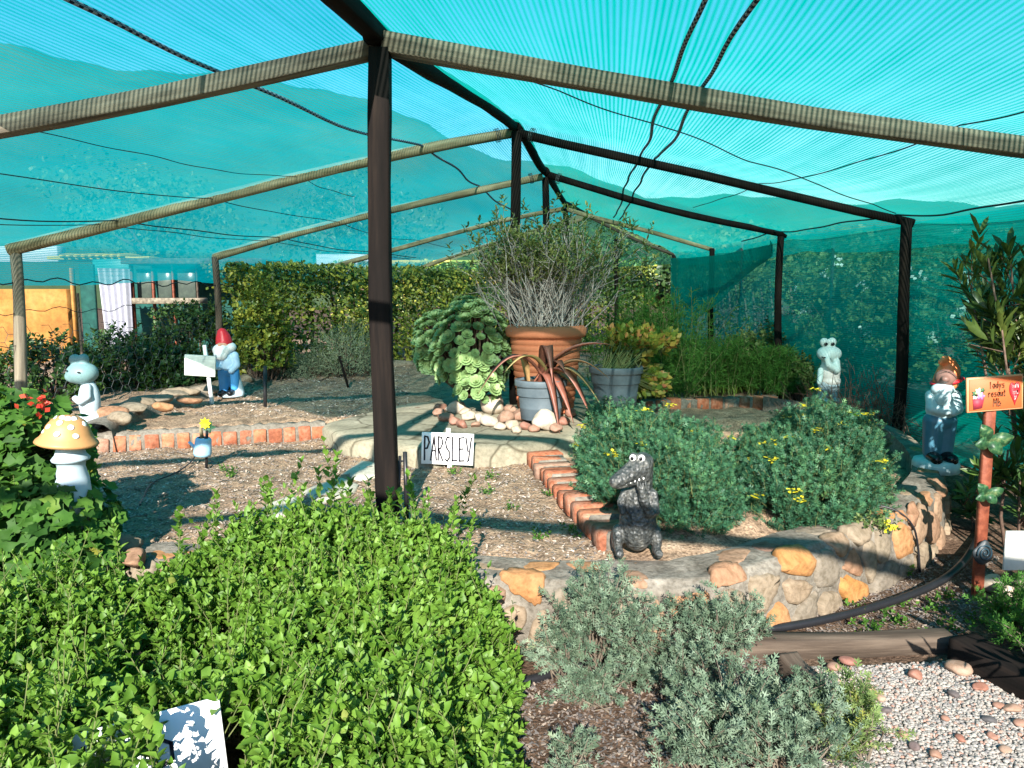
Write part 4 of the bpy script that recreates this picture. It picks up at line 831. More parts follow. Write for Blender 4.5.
# ------------------------------------------------------------------ buildings at the left and back
m_ochre = M_noise('ochre_plaster', [(.3, (.20, .085, .02)), (.5, (.30, .135, .03)), (.75, (.38, .21, .065))], 2.2, bump=.2, src='obj', fine=(14, (.75, .7, .65), (1.08, 1.08, 1.05)))
m_sheet = M_paint('white_sheeting', (.40, .40, .45), .5, .4)
m_yellow_wall = M_paint('yellow_wall', (.46, .34, .05), .6, .3)
m_dkgreen = M_noise('dark_green_netting', [(.3, (.004, .035, .03)), (.7, (.012, .075, .06))], 9, bump=.2, src='obj')
m_glassdark = M_paint('dusty_pane', (.05, .065, .055), .25, .5, dark=(2, 2, 1.8))
def fbox(g, px0, py0, px1, py1, d, thick, tone=.5):
    a = P(px0, py0, d); b = P(px1, py1, d); box(g, ((a[0] + b[0]) / 2, d + thick / 2, (a[2] + b[2]) / 2), (abs(b[0] - a[0]), thick, abs(a[2] - b[2])), None, tone, .01)
sh = thing('ochre_shed', 'ochre plastered shed with a yellow edged roof at the far left', 'shed', (*P(20, 380, 11.5)[:2], 0)); g = Geo(); fbox(g, -160, 289, 74, 400, 11.5, .25); g.build('wall', m_ochre, sh)
g = Geo(); fbox(g, 71, 268, 78, 400, 11.42, .10); g.build('corner_post', m_ochre, sh)
g = Geo(); fbox(g, -120, 246, 58, 262, 14.5, .3); g.build('parapet', m_sheet, sh)
g = Geo()
for i in range(9):
    a = P(62 + i * 7.2, 256, 12.2); sphere(g, a + (0, .4, 0), (.055, .5, .06), 2)
a, b = P(24, 252, 12.2), P(128, 262, 12.2); box(g, ((a[0] + b[0]) / 2 + .3, 12.8, a[2] - .09), (b[0] - a[0], 1.0, .05)); g.build('roof', m_yellow_wall, sh, smooth=True)
g = Geo(); fbox(g, 92, 259, 130, 275, 12.1, .06); g.build('fascia', M_paint('teal_fascia', (.02, .2, .2), .5), sh)
g = Geo(); fbox(g, 78, 264, 102, 400, 11.6, .06); pn = g.build('net_panel', m_dkgreen, sh)
def corrugated(label, pix, d, seed):
    A0, A1, B1, B0 = [P(x, y, d) for x, y in pix]; T = thing('corrugated_sheet', label, 'metal sheet', tuple((A0 + B0) / 2 * (1, 1, 0))); g = Geo(); n = 49; V = []
    for i in range(n):
        t = i / (n - 1); a = lerp(A0, A1, t); b = lerp(B0, B1, t); y = .045 * math.cos(t * 5 * 2 * PI); V += [a + (0, y, 0), b + (0, y, 0), a + (0, y + .012, 0), b + (0, y + .012, 0)]
    f = []
    for i in range(n - 1): k = i * 4; f += [(k, k + 4, k + 5, k + 1), (k + 2, k + 3, k + 7, k + 6)]
    g.add(V, f); g.build('sheet', m_sheet, T, smooth=True)
corrugated('leaning white corrugated sheet beside the dark green panel', [(96, 268), (128, 269), (133, 360), (108, 362)], 10.9, 1)
lt = thing('lean_to', 'rough timber lean-to with red brown posts and dusty panes', 'lean-to', (*P(165, 360, 11.2)[:2], 0)); 
g = Geo(); fbox(g, 128, 262, 262, 372, 12.0, .1); g.build('back_wall', m_dkgreen, lt)
for x0 in (131, 152, 172, 196):
    g = Geo(); fbox(g, x0, 262, x0 + 5, 380, 11.2, .07); g.build('post', m_wood_red if x0 < 190 else m_wood_brown, lt)
for x0, x1 in ((136, 152), (157, 172), (177, 196)):
    g = Geo(); fbox(g, x0, 269, x1, 298, 11.24, .02); g.build('pane', m_glassdark, lt)
g = Geo(); fbox(g, 128, 298, 200, 304, 10.95, .3); g.build('ledge', m_wood_grey, lt)
g = Geo(); fbox(g, 120, 258, 262, 264, 11.0, 1.0); g.build('roof', m_wood_brown, lt)
yb = thing('yellow_building', 'low bright yellow building just showing above the long hedge', 'building', (*P(430, 280, 17)[:2], 0)); g = Geo(); fbox(g, 385, 262, 520, 284, 17, .3); g.build('wall', m_yellow_wall, yb)
g = Geo(); fbox(g, 380, 260, 524, 264, 16.8, 2.5); g.build('roof', m_yellow_wall, yb)
g = Geo(); fbox(g, 316, 254, 384, 276, 18, 2); tag(g.build('white_shed', m_sheet, loc=tuple(P(350, 300, 18) * (1, 1, 0))), 'small pale shed behind the hedge under the left rafters', 'shed')
# wire fence along the left side
wf = thing('wire_fence', 'hexagonal wire netting fence on thin posts along the left side', 'wire fence', (*LE[3][:2], 0)); g = Geo(); A = np.array((-5.6, 4.6)); B = np.array((*LE[4][:2],)); B = B + (B - LE[3][:2]) * .15
A = LE[3][:2] + (LE[3][:2] - B) * .5; Lf = np.linalg.norm(B - A); hx = .075; a_, b_ = [], []
nx = int(Lf / (hx * 1.5)); nz = int(.95 / (hx * .87 * 2))
for i in range(nx):
    for j in range(nz):
        s0 = i * hx * 1.5; z0 = .05 + j * hx * 1.74 + (i % 2) * hx * .87
        for (p, q) in (((-.5, .87), (.5, .87)), ((.5, .87), (1, 0)), ((.5, -.87), (1, 0))):
            for lst, w in ((a_, p), (b_, q)): s_ = s0 + w[0] * hx; c = lerp(A, B, s_ / Lf); lst.append((c[0] - .06, c[1] - .06, z0 + w[1] * hx))
tubes3(g, a_, b_, .0022, .0022); g.build('wire_netting', m_wire, wf)
for z in (1.38, 1.12, .85):
    g = Geo(); n = 60; pts = [(*lerp(A, B, i / (n - 1)), z + .02 * math.sin(i * 1.3) - .04 * math.sin(PI * ((i / 12) % 1))) for i in range(n)]; tube(g, pts, .006 if z > 1.3 else .0035, 5); g.build('strand', m_black, wf)
for t in (.49,):
    c = lerp(A, B, t); g = Geo(); tube(g, [(c[0] - .05, c[1] - .05, -.1), (c[0] - .05, c[1] - .05, 1.25)], .012, 6); g.build('post', m_wood_brown, wf)
for i, (px, d) in enumerate(((832, 7.9), (741, 10.0))):
    t = P(px, 238, d); g = Geo(); tube(g, [(t[0] + .02, d, -.1), (t[0] + .02, d, t[2])], .016, 8); g.build('net_pole', m_wire, house)

# ------------------------------------------------------------------ pots and their plants
def pot(name, label, px, rim_y, d, rw, h, prof, mat, zb):
    c = P(px, rim_y, d); T = thing(name, label, 'plant pot', (c[0], d, c[2] - h)); g = Geo(); lathe(g, [(r * rw, z * h) for r, z in prof], (c[0], d, c[2] - h), 56); g.build('pot_body', mat, T, smooth=True)
    g = Geo(); n = 24; lathe(g, [(.9 * rw, h * .93), (.5 * rw, h * .95), (.001, h * .955)], (c[0], d, c[2] - h), 32); g.build('potting_soil', m_potsoil, T); return T, np.array((c[0], d, c[2]))
tp = [(0, 0), (.72, 0), (.73, .02)]
for i in range(11):
    t = i / 11; r = .74 + .2 * t; z = .03 + .82 * t; tp += [(r - .012, z), (r - .010, z + .008), (r + .018, z + .018), (r + .024, z + .045), (r + .016, z + .068), (r - .010, z + .074)]
tp += [(.945, .86), (1.05, .875), (1.07, .90), (1.07, .965), (.98, 1.0), (.93, 1.0), (.92, .9), (.9, .6)]
potA, cA = pot('terracotta_pot', 'large ribbed terracotta pot holding the twiggy shrub', 546, 325, 6.8, .348, .79, tp, m_terracotta, 0)
gp = [(0, 0), (.74, 0), (.76, .02), (.80, .28), (.815, .30), (.80, .32), (.88, .76), (.90, .78), (.895, .80), (.91, .82), (.985, .84), (1.0, .86), (1.0, .96), (.985, 1.0), (.94, 1.0), (.93, .9), (.9, .6)]
potB, cB = pot('grey_tub', 'weathered grey tub with bronze aloe leaves arching out', 541, 379, 6.15, .221, .333, gp, m_tub, 0)
potC, cC = pot('grey_tub', 'grey tub holding the yellow and orange leaved succulent', 616, 366, 6.5, .238, .36, gp, m_tub, 0)
# twiggy shrub
tw = thing('potted_shrub', 'grey twiggy shrub with small olive leaves growing in the terracotta pot', 'shrub', tuple(cA)); g = Geo(); gs = Geo(); n = 230
root = cA + np.column_stack([rng.normal(size=n) * .14, rng.normal(size=n) * .11, np.full(n, -.05)]); dv = nrm(np.column_stack([rng.normal(size=n) * .50, rng.normal(size=n) * .38, np.full(n, 1.0)])); L = rng.uniform(.55, 1.08, n) * (1 - .12 * np.abs(dv[:, 0]))
m1 = root + dv * (L * .4)[:, None] + rng.normal(size=(n, 3)) * .03; m2 = root + dv * (L * .72)[:, None] + rng.normal(size=(n, 3)) * .05; e = root + dv * L[:, None] + rng.normal(size=(n, 3)) * .05
tubes3(gs, root, m1, .0065, .005); tubes3(gs, m1, m2, .005, .0035); tubes3(gs, m2, e, .0035, .002)
k = rng.choice(n, 900); f = rng.random((900, 1)); s0 = np.where(rng.random((900, 1)) < .5, lerp(m1[k], m2[k], f), lerp(m2[k], e[k], f)); s1 = s0 + nrm(dv[k] + rng.normal(size=(900, 3)) * .55) * rng.uniform(.08, .22, (900, 1)); tubes3(gs, s0, s1, .003, .0015)
tips = np.concatenate([e[rng.random(n) < .8], s1[(s1[:, 2] > cA[2] + .42) | (rng.random(900) < .1)]]); tips = tips[rng.random(len(tips)) < .85]; o_ = nrm(np.column_stack([rng.normal(size=(len(tips), 2)) * .4, np.ones(len(tips))]))
sprigs(g, T_oval(.38), tips - o_ * .06, o_, rng.uniform(.08, .15, len(tips)), 4, 2, .058, (1.3, .6), .5, .3); g.build('foliage', m_olive, tw); gs.build('branches', m_twig, tw)
# aloe
al = thing('aloe_plant', 'bronze brown aloe with long arching leaves in the grey tub', 'aloe', tuple(cB)); g = Geo()
def arch(c, e, apex, w, tone, n=14):
    c, e = np.array(c), np.array(e); V = []; side = nrm(np.cross(e - c, (0, 0, 1)))
    for i in range(n + 1):
        t = i / n; p = lerp(c, e, t); p = p + np.array((0, 0, apex * 4 * t * (1 - t) * (1 - .3 * t))); ww = w * (1 - t ** 2.2) * (.7 + .6 * min(t * 3, 1)); V += [p - side * ww, p - (0, 0, ww * .5), p + side * ww, p + (0, 0, -ww * .15)]
    f = []
    for i in range(n):
        a = i * 4
        for j in range(4): f.append((a + j, a + (j + 1) % 4, a + 4 + (j + 1) % 4, a + 4 + j))
    g.add(V, f, tone)
c0 = cB + (0, 0, -.03)
for px, py, dd, ap, w, tn in [(477, 396, -.25, .30, .026, .35), (553, 385, -.3, .34, .024, .25), (520, 360, -.05, .10, .022, .8), (612, 345, -.15, .16, .032, .5), (596, 430, -.35, .30, .028, .3), (606, 415, -.2, .26, .03, .85), (574, 425, -.35, .22, .026, .4), (590, 350, .1, .1, .026, .6), (560, 435, -.4, .25, .022, .2), (505, 372, -.3, .2, .02, .9), (610, 380, -.1, .2, .026, .7), (600, 432, -.1, .25, .026, .95), (565, 372, -.3, .15, .024, .45)]:
    arch(c0 + rng.normal(size=3) * (.05, .05, 0), P(px, py, cB[1] + dd), ap * 1.1, w * 1.9, tn)
g.build('leaves', m_aloe, al, smooth=True)
# kalanchoe
ka = thing('kalanchoe_plant', 'succulent with yellow and orange tinted leaves in the tub beside the fennel', 'succulent', tuple(cC)); g = Geo(); gs = Geo()
b = np.concatenate([mound(P(632, 345, 6.7), (.24, .18, .17), 150, .4, -.5, .2, 3)[0], mound(P(650, 385, 6.75), (.16, .14, .2), 80, .4, -.5, .2, 5)[0], mound(P(668, 340, 6.8), (.08, .08, .08), 25, .3, -1, .2, 5)[0]]); rt = np.tile(cC - (0, 0, .03), (len(b), 1)) + rng.normal(size=b.shape) * (.07, .07, 0); dd = nrm(b - rt + (0, 0, .1)); tubes3(gs, rt, b, .006, .004)
sprigs(g, T_oval(.7, .05, .05), b - dd * .08, dd, np.full(len(b), .11), 4, 2, .065, (1.2, .4), .3, .2, np.clip(.60 + .3 * rng.normal(size=len(b)), 0, 1)); g.build('foliage', m_kalan, ka); gs.build('stems', m_stem, ka)
# aeonium mound
ae = thing('aeonium_bush', 'mounded succulent of pale green rosettes beside the terracotta pot', 'succulent bush', tuple(P(468, 402, 6.9))); g = Geo(); gs = Geo(); ac = P(472, 352, 6.95)
cen = []; rr_ = np.random.default_rng(3)
for c, r, n in ((ac, (.36, .34, .46), 210), (ac + (-.30, .35, .02), (.28, .25, .36), 85), (P(466, 310, 7.2), (.14, .14, .1), 14), (P(478, 388, 6.75), (.2, .18, .16), 26)):
    got = []
    for _ in range(3000):
        d = nrm(rr_.normal(size=3)); 
        if d[2] < -.55 or d[1] > .45: continue
        p = np.array(c) + d * np.array(r)
        if all(np.linalg.norm(p - q) > .072 for q, _ in got): got.append((p, d))
        if len(got) >= n: break
    cen += got
cen_p = np.array([p for p, d in cen]); cen_d = nrm(np.array([d for p, d in cen]) + np.array([0, -.15, .55]) + rr_.normal(size=(len(cen), 3)) * .15); e1, e2 = frame_of(cen_d); tn = rr_.random(len(cen))
for ring, (k, ti, ln) in enumerate(((9, 1.42, .074), (8, 1.12, .062), (7, .8, .046), (5, .4, .03))):
    for j in range(k):
        a = 2 * PI * (j + ring * .45) / k + tn * 6; o = e1 * np.cos(a)[:, None] + e2 * np.sin(a)[:, None]; d = cen_d * math.cos(ti) + o * math.sin(ti); n_ = cen_d * math.sin(ti) - o * math.cos(ti)
        place(g, TSP, cen_p, d, n_, ln * (.55 + .62 * tn), np.clip(tn * .4 + .15 + ring * .14 + rr_.normal(size=len(cen)) * .06, 0, 1))
tubes3(gs, np.tile(ac - (0, 0, .42), (len(cen), 1)) + rr_.normal(size=(len(cen), 3)) * (.04, .04, 0), cen_p, .014, .010); g.build('rosettes', m_rosette, ae, smooth=True); gs.build('stems', m_twig_brown, ae)
# stones in front of the pots
rocks = [(457, 410, .05, .1), (493, 411, .065, .12), (543, 421, .060, .02), (440, 415, .035, .55), (447, 419, .035, .6), (468, 418, .035, .2), (480, 421, .04, .12), (489, 424, .04, .05), (475, 425, .022, .5), (505, 418, .04, .5), (512, 424, .03, .3), (520, 417, .045, .55), (525, 425, .025, .7), (500, 425, .032, .1), (455, 423, .03, .65), (462, 426, .026, .7), (534, 427, .025, .6), (556, 428, .03, .55), (562, 420, .03, .7), (440, 409, .03, .6), (510, 409, .035, .5), (524, 410, .03, .45), (570, 412, .03, .65), (466, 413, .03, .3), (533, 414, .03, .15), (516, 428, .024, .25)]
rl = {0: 'yellowish knobbly stone under the rosette succulent', 1: 'large smooth rounded cream stone behind the sign reading PARSLEY', 2: 'largest chalky white stone in front of the bronze aloe tub'}
for i, (px, py, s_, tn) in enumerate(rocks):
    q = G(px, py + (9 if i == 2 else 5 if px > 495 else 2), .15); g = Geo(); k = np.random.default_rng(100 + i); sz = s_ * 2.0 * np.array([k.uniform(.95, 1.25), k.uniform(.8, 1.1), k.uniform(.62, .85)]); rock(g, q + (0, 0, sz[2] * .8), sz, 100 + i, 3, k.uniform(0, 3), tn, 9 if i != 1 else 2, .05)
    o = g.build('stone', m_cobble, loc=tuple(q), smooth=True); tag(o, rl.get(i, 'small pinkish or cream stone in the heap along the edge of the paved path'), 'stone', 'stones heaped in front of the pots')
# stones edging the upper bed and under the wall
ept = np.array([G(x, y, .2) - (0, 0, .0) for x, y in [(92, 428), (128, 412), (165, 402), (210, 392), (262, 380), (300, 373), (345, 367), (430, 364)]]); epr, _ = resample(ept, 60)
ed_t = thing('stone_edging', 'low mortared stone edging curving along the back of the upper bed', 'stone edging', tuple(epr[30])); g = Geo(); et = nrm(np.gradient(epr, axis=0)); en = np.column_stack([-et[:, 1], et[:, 0], np.zeros(60)]); V = []
for i in range(60):
    for y, z in ((-.15, -.2), (-.14, .0), (-.11, .055), (0, .075), (.11, .06), (.15, -.2)): V.append(epr[i] + en[i] * (y + rng.normal() * .012) + (0, 0, z - .03 + rng.normal() * .010))
g.add(V, np.array([(i * 6 + j, (i + 1) * 6 + j, (i + 1) * 6 + j + 1, i * 6 + j + 1) for i in range(59) for j in range(5)])); g.build('mortar_body', m_mortar, ed_t, smooth=True)
es = [(128, 414, .17, .05, .2), (152, 405, .18, .05, .15), (180, 398, .15, .05, .3), (205, 394, .13, .045, .1), (163, 412, .07, .04, .72), (190, 404, .1, .035, .62), (120, 424, .08, .05, .25), (262, 376, .14, .07, .25), (285, 372, .16, .07, .15), (312, 370, .13, .06, .2), (303, 374, .12, .05, .66), (335, 366, .12, .09, .55), (357, 365, .12, .08, .8), (400, 368, .14, .05, .2), (385, 366, .12, .05, .3), (246, 384, .12, .05, .3), (420, 366, .1, .05, .35), (110, 420, .12, .05, .6), (140, 408, .12, .05, .3), (224, 390, .13, .05, .45), (172, 400, .12, .045, .2), (275, 377, .11, .06, .5), (322, 369, .12, .07, .35), (370, 366, .12, .06, .2), (440, 364, .11, .05, .5)]
for i, (px, py, w, h, tn) in enumerate(es):
    q = G(px, py, .2); g = Geo(); w *= 1.4; h *= 1.35; rock(g, q + (0, 0, h * .3 + .03), (w, w * .6, h), 200 + i, 3, rng.uniform(-.4, .4), tn, 10, .06); o = g.build('edging_stone', m_stone, loc=tuple(q), smooth=True)
    tag(o, 'small orange block of stone in the edging under the lavender' if i == 12 else 'rough flat stone in the row edging the mulched upper bed', 'stone', 'stones edging the upper bed')
for i, (px, py, w, h, tn) in enumerate([(95, 572, .10, .06, .5), (118, 552, .13, .06, .25), (135, 566, .09, .05, .55), (85, 560, .08, .05, .35)]):
    q = G(px, py, .0); g = Geo(); rock(g, q + (0, 0, h * .6), (w, w * .7, h), 300 + i, 3, i, tn, 10, .06); tag(g.build('stone', m_stone, loc=tuple(q), smooth=True), 'pale rough stone between the oregano and the geranium', 'stone', 'stones between oregano and geranium')
for i, (px, py, s_, tn) in enumerate([(762, 386, .22, .15)]):
    q = G(px, py, .16); g = Geo(); rock(g, q + (0, 0, .08), (.26, .16, .13), 333, 3, .3, tn, 9, .06); tag(g.build('boulder', m_stone, loc=tuple(q), smooth=True), 'low flat boulder beside the foot of the tall frog', 'boulder')
for i, (px, py) in enumerate([(992, 592), (1004, 600)]):
    q = G(px, py, LOW); g = Geo(); rock(g, q + (0, 0, .04), (.055, .045, .06), 340 + i, 3, i, .08, 10); tag(g.build('stone', m_cobble, loc=tuple(q), smooth=True), 'broken white stone at the foot of the painted sign', 'stone', 'white stones by the sign stake')

# ------------------------------------------------------------------ gravel, logs, hose
gp_ = [G(795, 668, LOW)[:2], G(960, 664, LOW)[:2], G(1090, 745, LOW)[:2], G(1130, 830, LOW)[:2], G(800, 830, LOW)[:2], G(815, 740, LOW)[:2]]
gq = np.array(gp_); xs = np.arange(gq[:, 0].min(), gq[:, 0].max(), .04); ys = np.arange(gq[:, 1].min(), gq[:, 1].max(), .04)
sheet('gravel_bed', xs, ys, lambda X, Y: low_z(X, Y) + .008, m_gravelbase, lambda x, y: inside(gq, x, y))
lo, hi = gq.min(0), gq.max(0); p = rng.random((30000, 2)) * (hi - lo) + lo; ed_ = edge_dist(gq, p[:, 0], p[:, 1]); p = p[inside(gq, p[:, 0], p[:, 1]) & (rng.random(len(p)) < np.clip(ed_ / .08 + .25, 0, 1))][:14500]
v, f = ico(1); g = Geo(); N = len(p); S = .0066 * rng.uniform(.5, 1.6, N); ax = rng.uniform(.55, 1.2, (N, 3)) * (1, 1, .7); A_ = rng.random(N) * 6.28
vv = v[None] * (1 + rng.normal(size=(N, len(v), 1)) * .09) * (ax * S[:, None])[:, None, :]; ca, sa = np.cos(A_)[:, None], np.sin(A_)[:, None]
vv = np.stack([vv[..., 0] * ca - vv[..., 1] * sa, vv[..., 0] * sa + vv[..., 1] * ca, vv[..., 2]], -1) + np.column_stack([p, low_z(p[:, 0], p[:, 1]) + .008 + S * .4])[:, None, :]
g.add(vv.reshape(-1, 3), (f[None] + (np.arange(N) * len(v))[:, None, None]).reshape(-1, 3), np.repeat(rng.random(N), len(v))); tag(g.build('gravel', m_gravel, smooth=True), kind='stuff')
cob = [(915, 678, .036, .7, 'round orange pebble on the white gravel'), (848, 664, .038, .78, 'dark red stone against the brown timber'), (834, 670, .035, .55, 'pinkish orange stone beside the dark red one'), (958, 673, .06, .45, 'long flat tan stone at the end of the brown timber'), (953, 696, .027, .98, 'dark purplish pebble in the middle of the gravel'), (989, 722, .024, 1.0, 'black pebble on the gravel near the right edge'), (914, 749, .026, .95, 'dark pebble lying low in the gravel'), (903, 736, .022, .6, None), (1012, 712, .036, .5, None), (999, 708, .026, .6, None), (992, 738, .022, .65, None), (880, 700, .024, .4, None), (886, 712, .022, .97, None), (1020, 726, .03, .6, None), (935, 757, .026, .55, None), (960, 740, .02, .7, None), (945, 720, .02, .62, None), (870, 690, .025, .52, None), (1005, 752, .024, .45, None), (980, 690, .032, .7, None)]
for i, (px, py, s_, tn, lab) in enumerate(cob):
    q = G(px, py, LOW + .01); g = Geo(); k = np.random.default_rng(400 + i); s_ *= .85; rock(g, q + (0, 0, s_ * .45), s_ * np.array([k.uniform(.95, 1.3), k.uniform(.75, 1), k.uniform(.5, .7)]), 400 + i, 3, k.uniform(0, 3), tn, 3, .04)
    tag(g.build('pebble', m_cobble, loc=tuple(q), smooth=True), lab or 'brownish or reddish pebble lying on the white gravel', 'pebble', 'coloured pebbles on the gravel')
def log(label, a, b, r, mat, seed):
    a = np.array(a); b = np.array(b); g = Geo(); t = np.linspace(0, 1, 24); pts = a + (b - a) * t[:, None]; pts[:, 2] += .006 * np.sin(t * 7 + seed); tube(g, pts, r * (1 - .12 * t), 18, True, .5, True, .05, seed); return tag(g.build('log', mat, loc=tuple((a + b) / 2), smooth=False), label, 'log')
log('weathered brown timber lying along the top of the gravel', G(676, 660, LOW) + (0, .05, .03), G(955, 655, LOW) + (0, .05, .03), .050, m_wood_brown, 1)
log('dark timber running along the right side of the gravel', G(948, 662, LOW) + (.05, 0, .05), G(1090, 740, LOW) + (.06, 0, .05), .07, m_wood_dark, 2)
log('short stub of timber sticking out below the brown timber', G(786, 672, LOW) + (0, 0, .05), G(824, 706, LOW) + (0, 0, .02), .042, m_wood_brown, 3)
def hose(label, pix, r, mat, name='hose', dz=None):
    pts = np.array([G(x, y, z) for x, y, z in pix]); pts, _ = resample(pts, 70); g = Geo(); tube(g, pts, r, 10); return tag(g.build(name, mat, loc=tuple(pts[len(pts) // 2]), smooth=True), label, 'hose')
hz_ = LOW + .022
hose('thick black irrigation hose curving along the foot of the stone wall', [(470, 690, hz_), (520, 684, hz_), (580, 664, hz_), (650, 642, hz_), (720, 634, hz_), (800, 626, hz_), (880, 606, hz_ + .02), (935, 586, hz_ + .04), (962, 566, hz_ + .06), (975, 545, hz_ + .06), (985, 520, hz_ + .05)], .02, m_black)
ps = [wall_map(np.array([s_]), np.array([t_]), np.array([.03]))[0] for s_, t_ in [(wl_len * .575, .60), (wl_len * .585, .45), (wl_len * .592, .34), (wl_len * .597, .2), (wl_len * .598, .05)]]
g = Geo(); tube(g, resample(ps, 40)[0], .006, 6); tag(g.build('thin_pipe', m_black, loc=tuple(ps[2]), smooth=True), 'thin black pipe draped over the rounded end of the stone wall', 'pipe')
hose('thin black drip pipe snaking over the mulch to the watering can ornament', [(140, 505, .01), (150, 482, .012), (175, 474, .012), (192, 462, .03), (198, 450, .08)], .005, m_black, 'drip_pipe')
hose('loose drip pipe lying across the upper mulched bed', [(290, 372, .24), (300, 383, .2), (320, 382, .2), (335, 372, .24)], .006, m_black, 'drip_pipe')

# ------------------------------------------------------------------ signs and stakes
def strokes(g, letters, org, ex, ez, ey, w, th=.0016):
    org, ex, ez, ey = map(lambda q: np.array(q, float), (org, ex, ez, ey))
    for st in letters:
        pts = [org + ex * a + ez * b for a, b in st]
        for p, q in zip(pts[:-1], pts[1:]):
            d = nrm(q - p); s_ = nrm(np.cross(d, ey)) * w / 2; e = d * w * .3; p_, q_ = p - e, q + e; V = [p_ - s_, p_ + s_, q_ + s_, q_ - s_]; g.add(V + [x - ey * th for x in V], [(4, 7, 6, 5), (0, 1, 5, 4), (1, 2, 6, 5), (2, 3, 7, 6), (3, 0, 4, 7)])
def txt(spec, x0, x1, y0, y1):
    L = {'P': [[(.1, 0), (.05, 1), (.6, .97), (.9, .75), (.55, .5), (.1, .48)]], 'A': [[(0, 0), (.5, 1), (1, 0)], [(.18, .4), (.85, .4)]], 'R': [[(.1, 0), (.05, 1), (.6, .97), (.85, .75), (.5, .52), (.1, .48), (.9, 0)]],
         'S': [[(.95, .95), (.4, 1), (.1, .78), (.3, .55), (.8, .38), (.85, .12), (.5, -.02), (.15, .05)]], 'L': [[(.1, 1), (.15, 0), (.95, .03)]], 'E': [[(.95, 1), (.1, .97), (.2, 0), (1, .02)], [(.15, .5), (.8, .52)]], 'Y': [[(0, 1), (.45, .42)], [(1, 1), (.6, .05), (.4, 0)]],
         'a': [[(.9, .6), (.4, .65), (.1, .3), (.4, 0), (.85, .25), (.9, .65), (.95, 0)]], 'd': [[(.85, .3), (.5, .6), (.1, .3), (.5, 0), (.85, .2)], [(.85, 1), (.9, 0)]], 'y': [[(.1, .6), (.45, .1)], [(.9, .6), (.2, -.4)]], 's': [[(.85, .58), (.3, .6), (.3, .38), (.8, .25), (.7, 0), (.1, .03)]], 'r': [[(.15, .6), (.2, 0)], [(.2, .4), (.5, .62), (.85, .55)]],
         'e': [[(.1, .32), (.85, .36), (.6, .62), (.2, .5), (.15, .15), (.5, 0), (.9, .12)]], 't': [[(.5, .95), (.45, 0), (.8, .02)], [(.15, .62), (.85, .64)]], 'b': [[(.15, 1), (.18, 0), (.7, .05), (.85, .35), (.5, .58), (.18, .4)]], 'i': [[(.5, .6), (.5, 0)]], 'o': [[(.5, .6), (.1, .3), (.5, 0), (.9, .3), (.5, .6)]], 'M': [[(0, 0), (.1, 1), (.5, .4), (.9, 1), (1, 0)]], 'h': [[(.15, 1), (.15, 0)], [(.15, .4), (.5, .6), (.85, .4), (.85, 0)]], 'u': [[(.1, .6), (.2, .05), (.7, .05), (.85, .6), (.9, 0)]], 'l': [[(.4, 1), (.5, 0)]], 'n': [[(.1, .6), (.12, 0)], [(.12, .45), (.6, .62), (.85, 0)]]}
    out = []; n = len(spec); w = (x1 - x0) / n
    for i, ch in enumerate(spec):
        for st in L.get(ch, []): out.append([(x0 + (i + .08 + a * .8) * w, y0 + b * (y1 - y0)) for a, b in st])
    return out
def sign_frame(tl, tr, bl):      # unit axes of a board from three of its corners
    ex = nrm(tr - tl); ez = tl - bl; ez = nrm(ez - ex * (ez @ ex)); ey = np.cross(ez, ex); return ex, ez, ey
base_p = G(452, 468, 0.0); d = base_p[1] - .01; tl, tr, bl = P(422, 432, d), P(474, 434, d), P(424, 463.5, d)
ex, ez, ey = sign_frame(tl, tr, bl); W, H = np.linalg.norm(tr - tl), np.linalg.norm(tl - bl); R = np.column_stack([ex, ey, ez]); cen_ = tl + ex * W / 2 - ez * H / 2
sg = thing('plant_sign', 'small white board hand lettered PARSLEY on a short stake', 'sign', tuple(base_p)); g = Geo(); box(g, cen_, (W, .012, H), R, bev=.002); bd_ = g.build('board', m_white, sg)
g = Geo(); box(g, (cen_ + base_p) / 2 + (.0, .016, .0), (.032, .016, .36), R, bev=.002); box(g, cen_ + ez * (H / 2 + .012) + ey * .016, (.03, .016, .04), R, bev=.002); g.build('stake', m_white, sg)
g = Geo(); strokes(g, txt('PARSLEY', .04, .97, .13, .88), tl - ez * H - ey * .0065, ex * W, ez * H, ey, .0115); g.build('lettering', m_ink, bd_)
# half hidden sign in the oregano
tl, tr, bl = P(60, 738, 1.72), P(219, 696, 1.86), P(72, 830, 1.66); ex, ez, ey = sign_frame(tl, tr, bl); W = np.linalg.norm(tr - tl); H = .24; R = np.column_stack([ex, ey, ez]); cen_ = tl + ex * W / 2 - ez * H / 2
sg = thing('plant_sign', 'white board half buried in the oregano leaves', 'sign', (cen_[0], cen_[1], LOW)); g = Geo(); box(g, cen_, (W, .012, H), R, bev=.002); bd_ = g.build('board', m_white, sg)
g = Geo(); box(g, np.array((cen_[0], cen_[1] + .02, -.12)), (.035, .018, .42), bev=.002); g.build('stake', m_wood_grey, sg)
g = Geo(); strokes(g, [[(.13, .85), (.15, .2)], [(.56, .62), (.60, .72), (.66, .66), (.66, .5), (.58, .45)], [(.55, .75), (.57, .15)]], tl - ez * H - ey * .0065, ex * W, ez * H, ey, .009); g.build('lettering', m_ink, bd_)
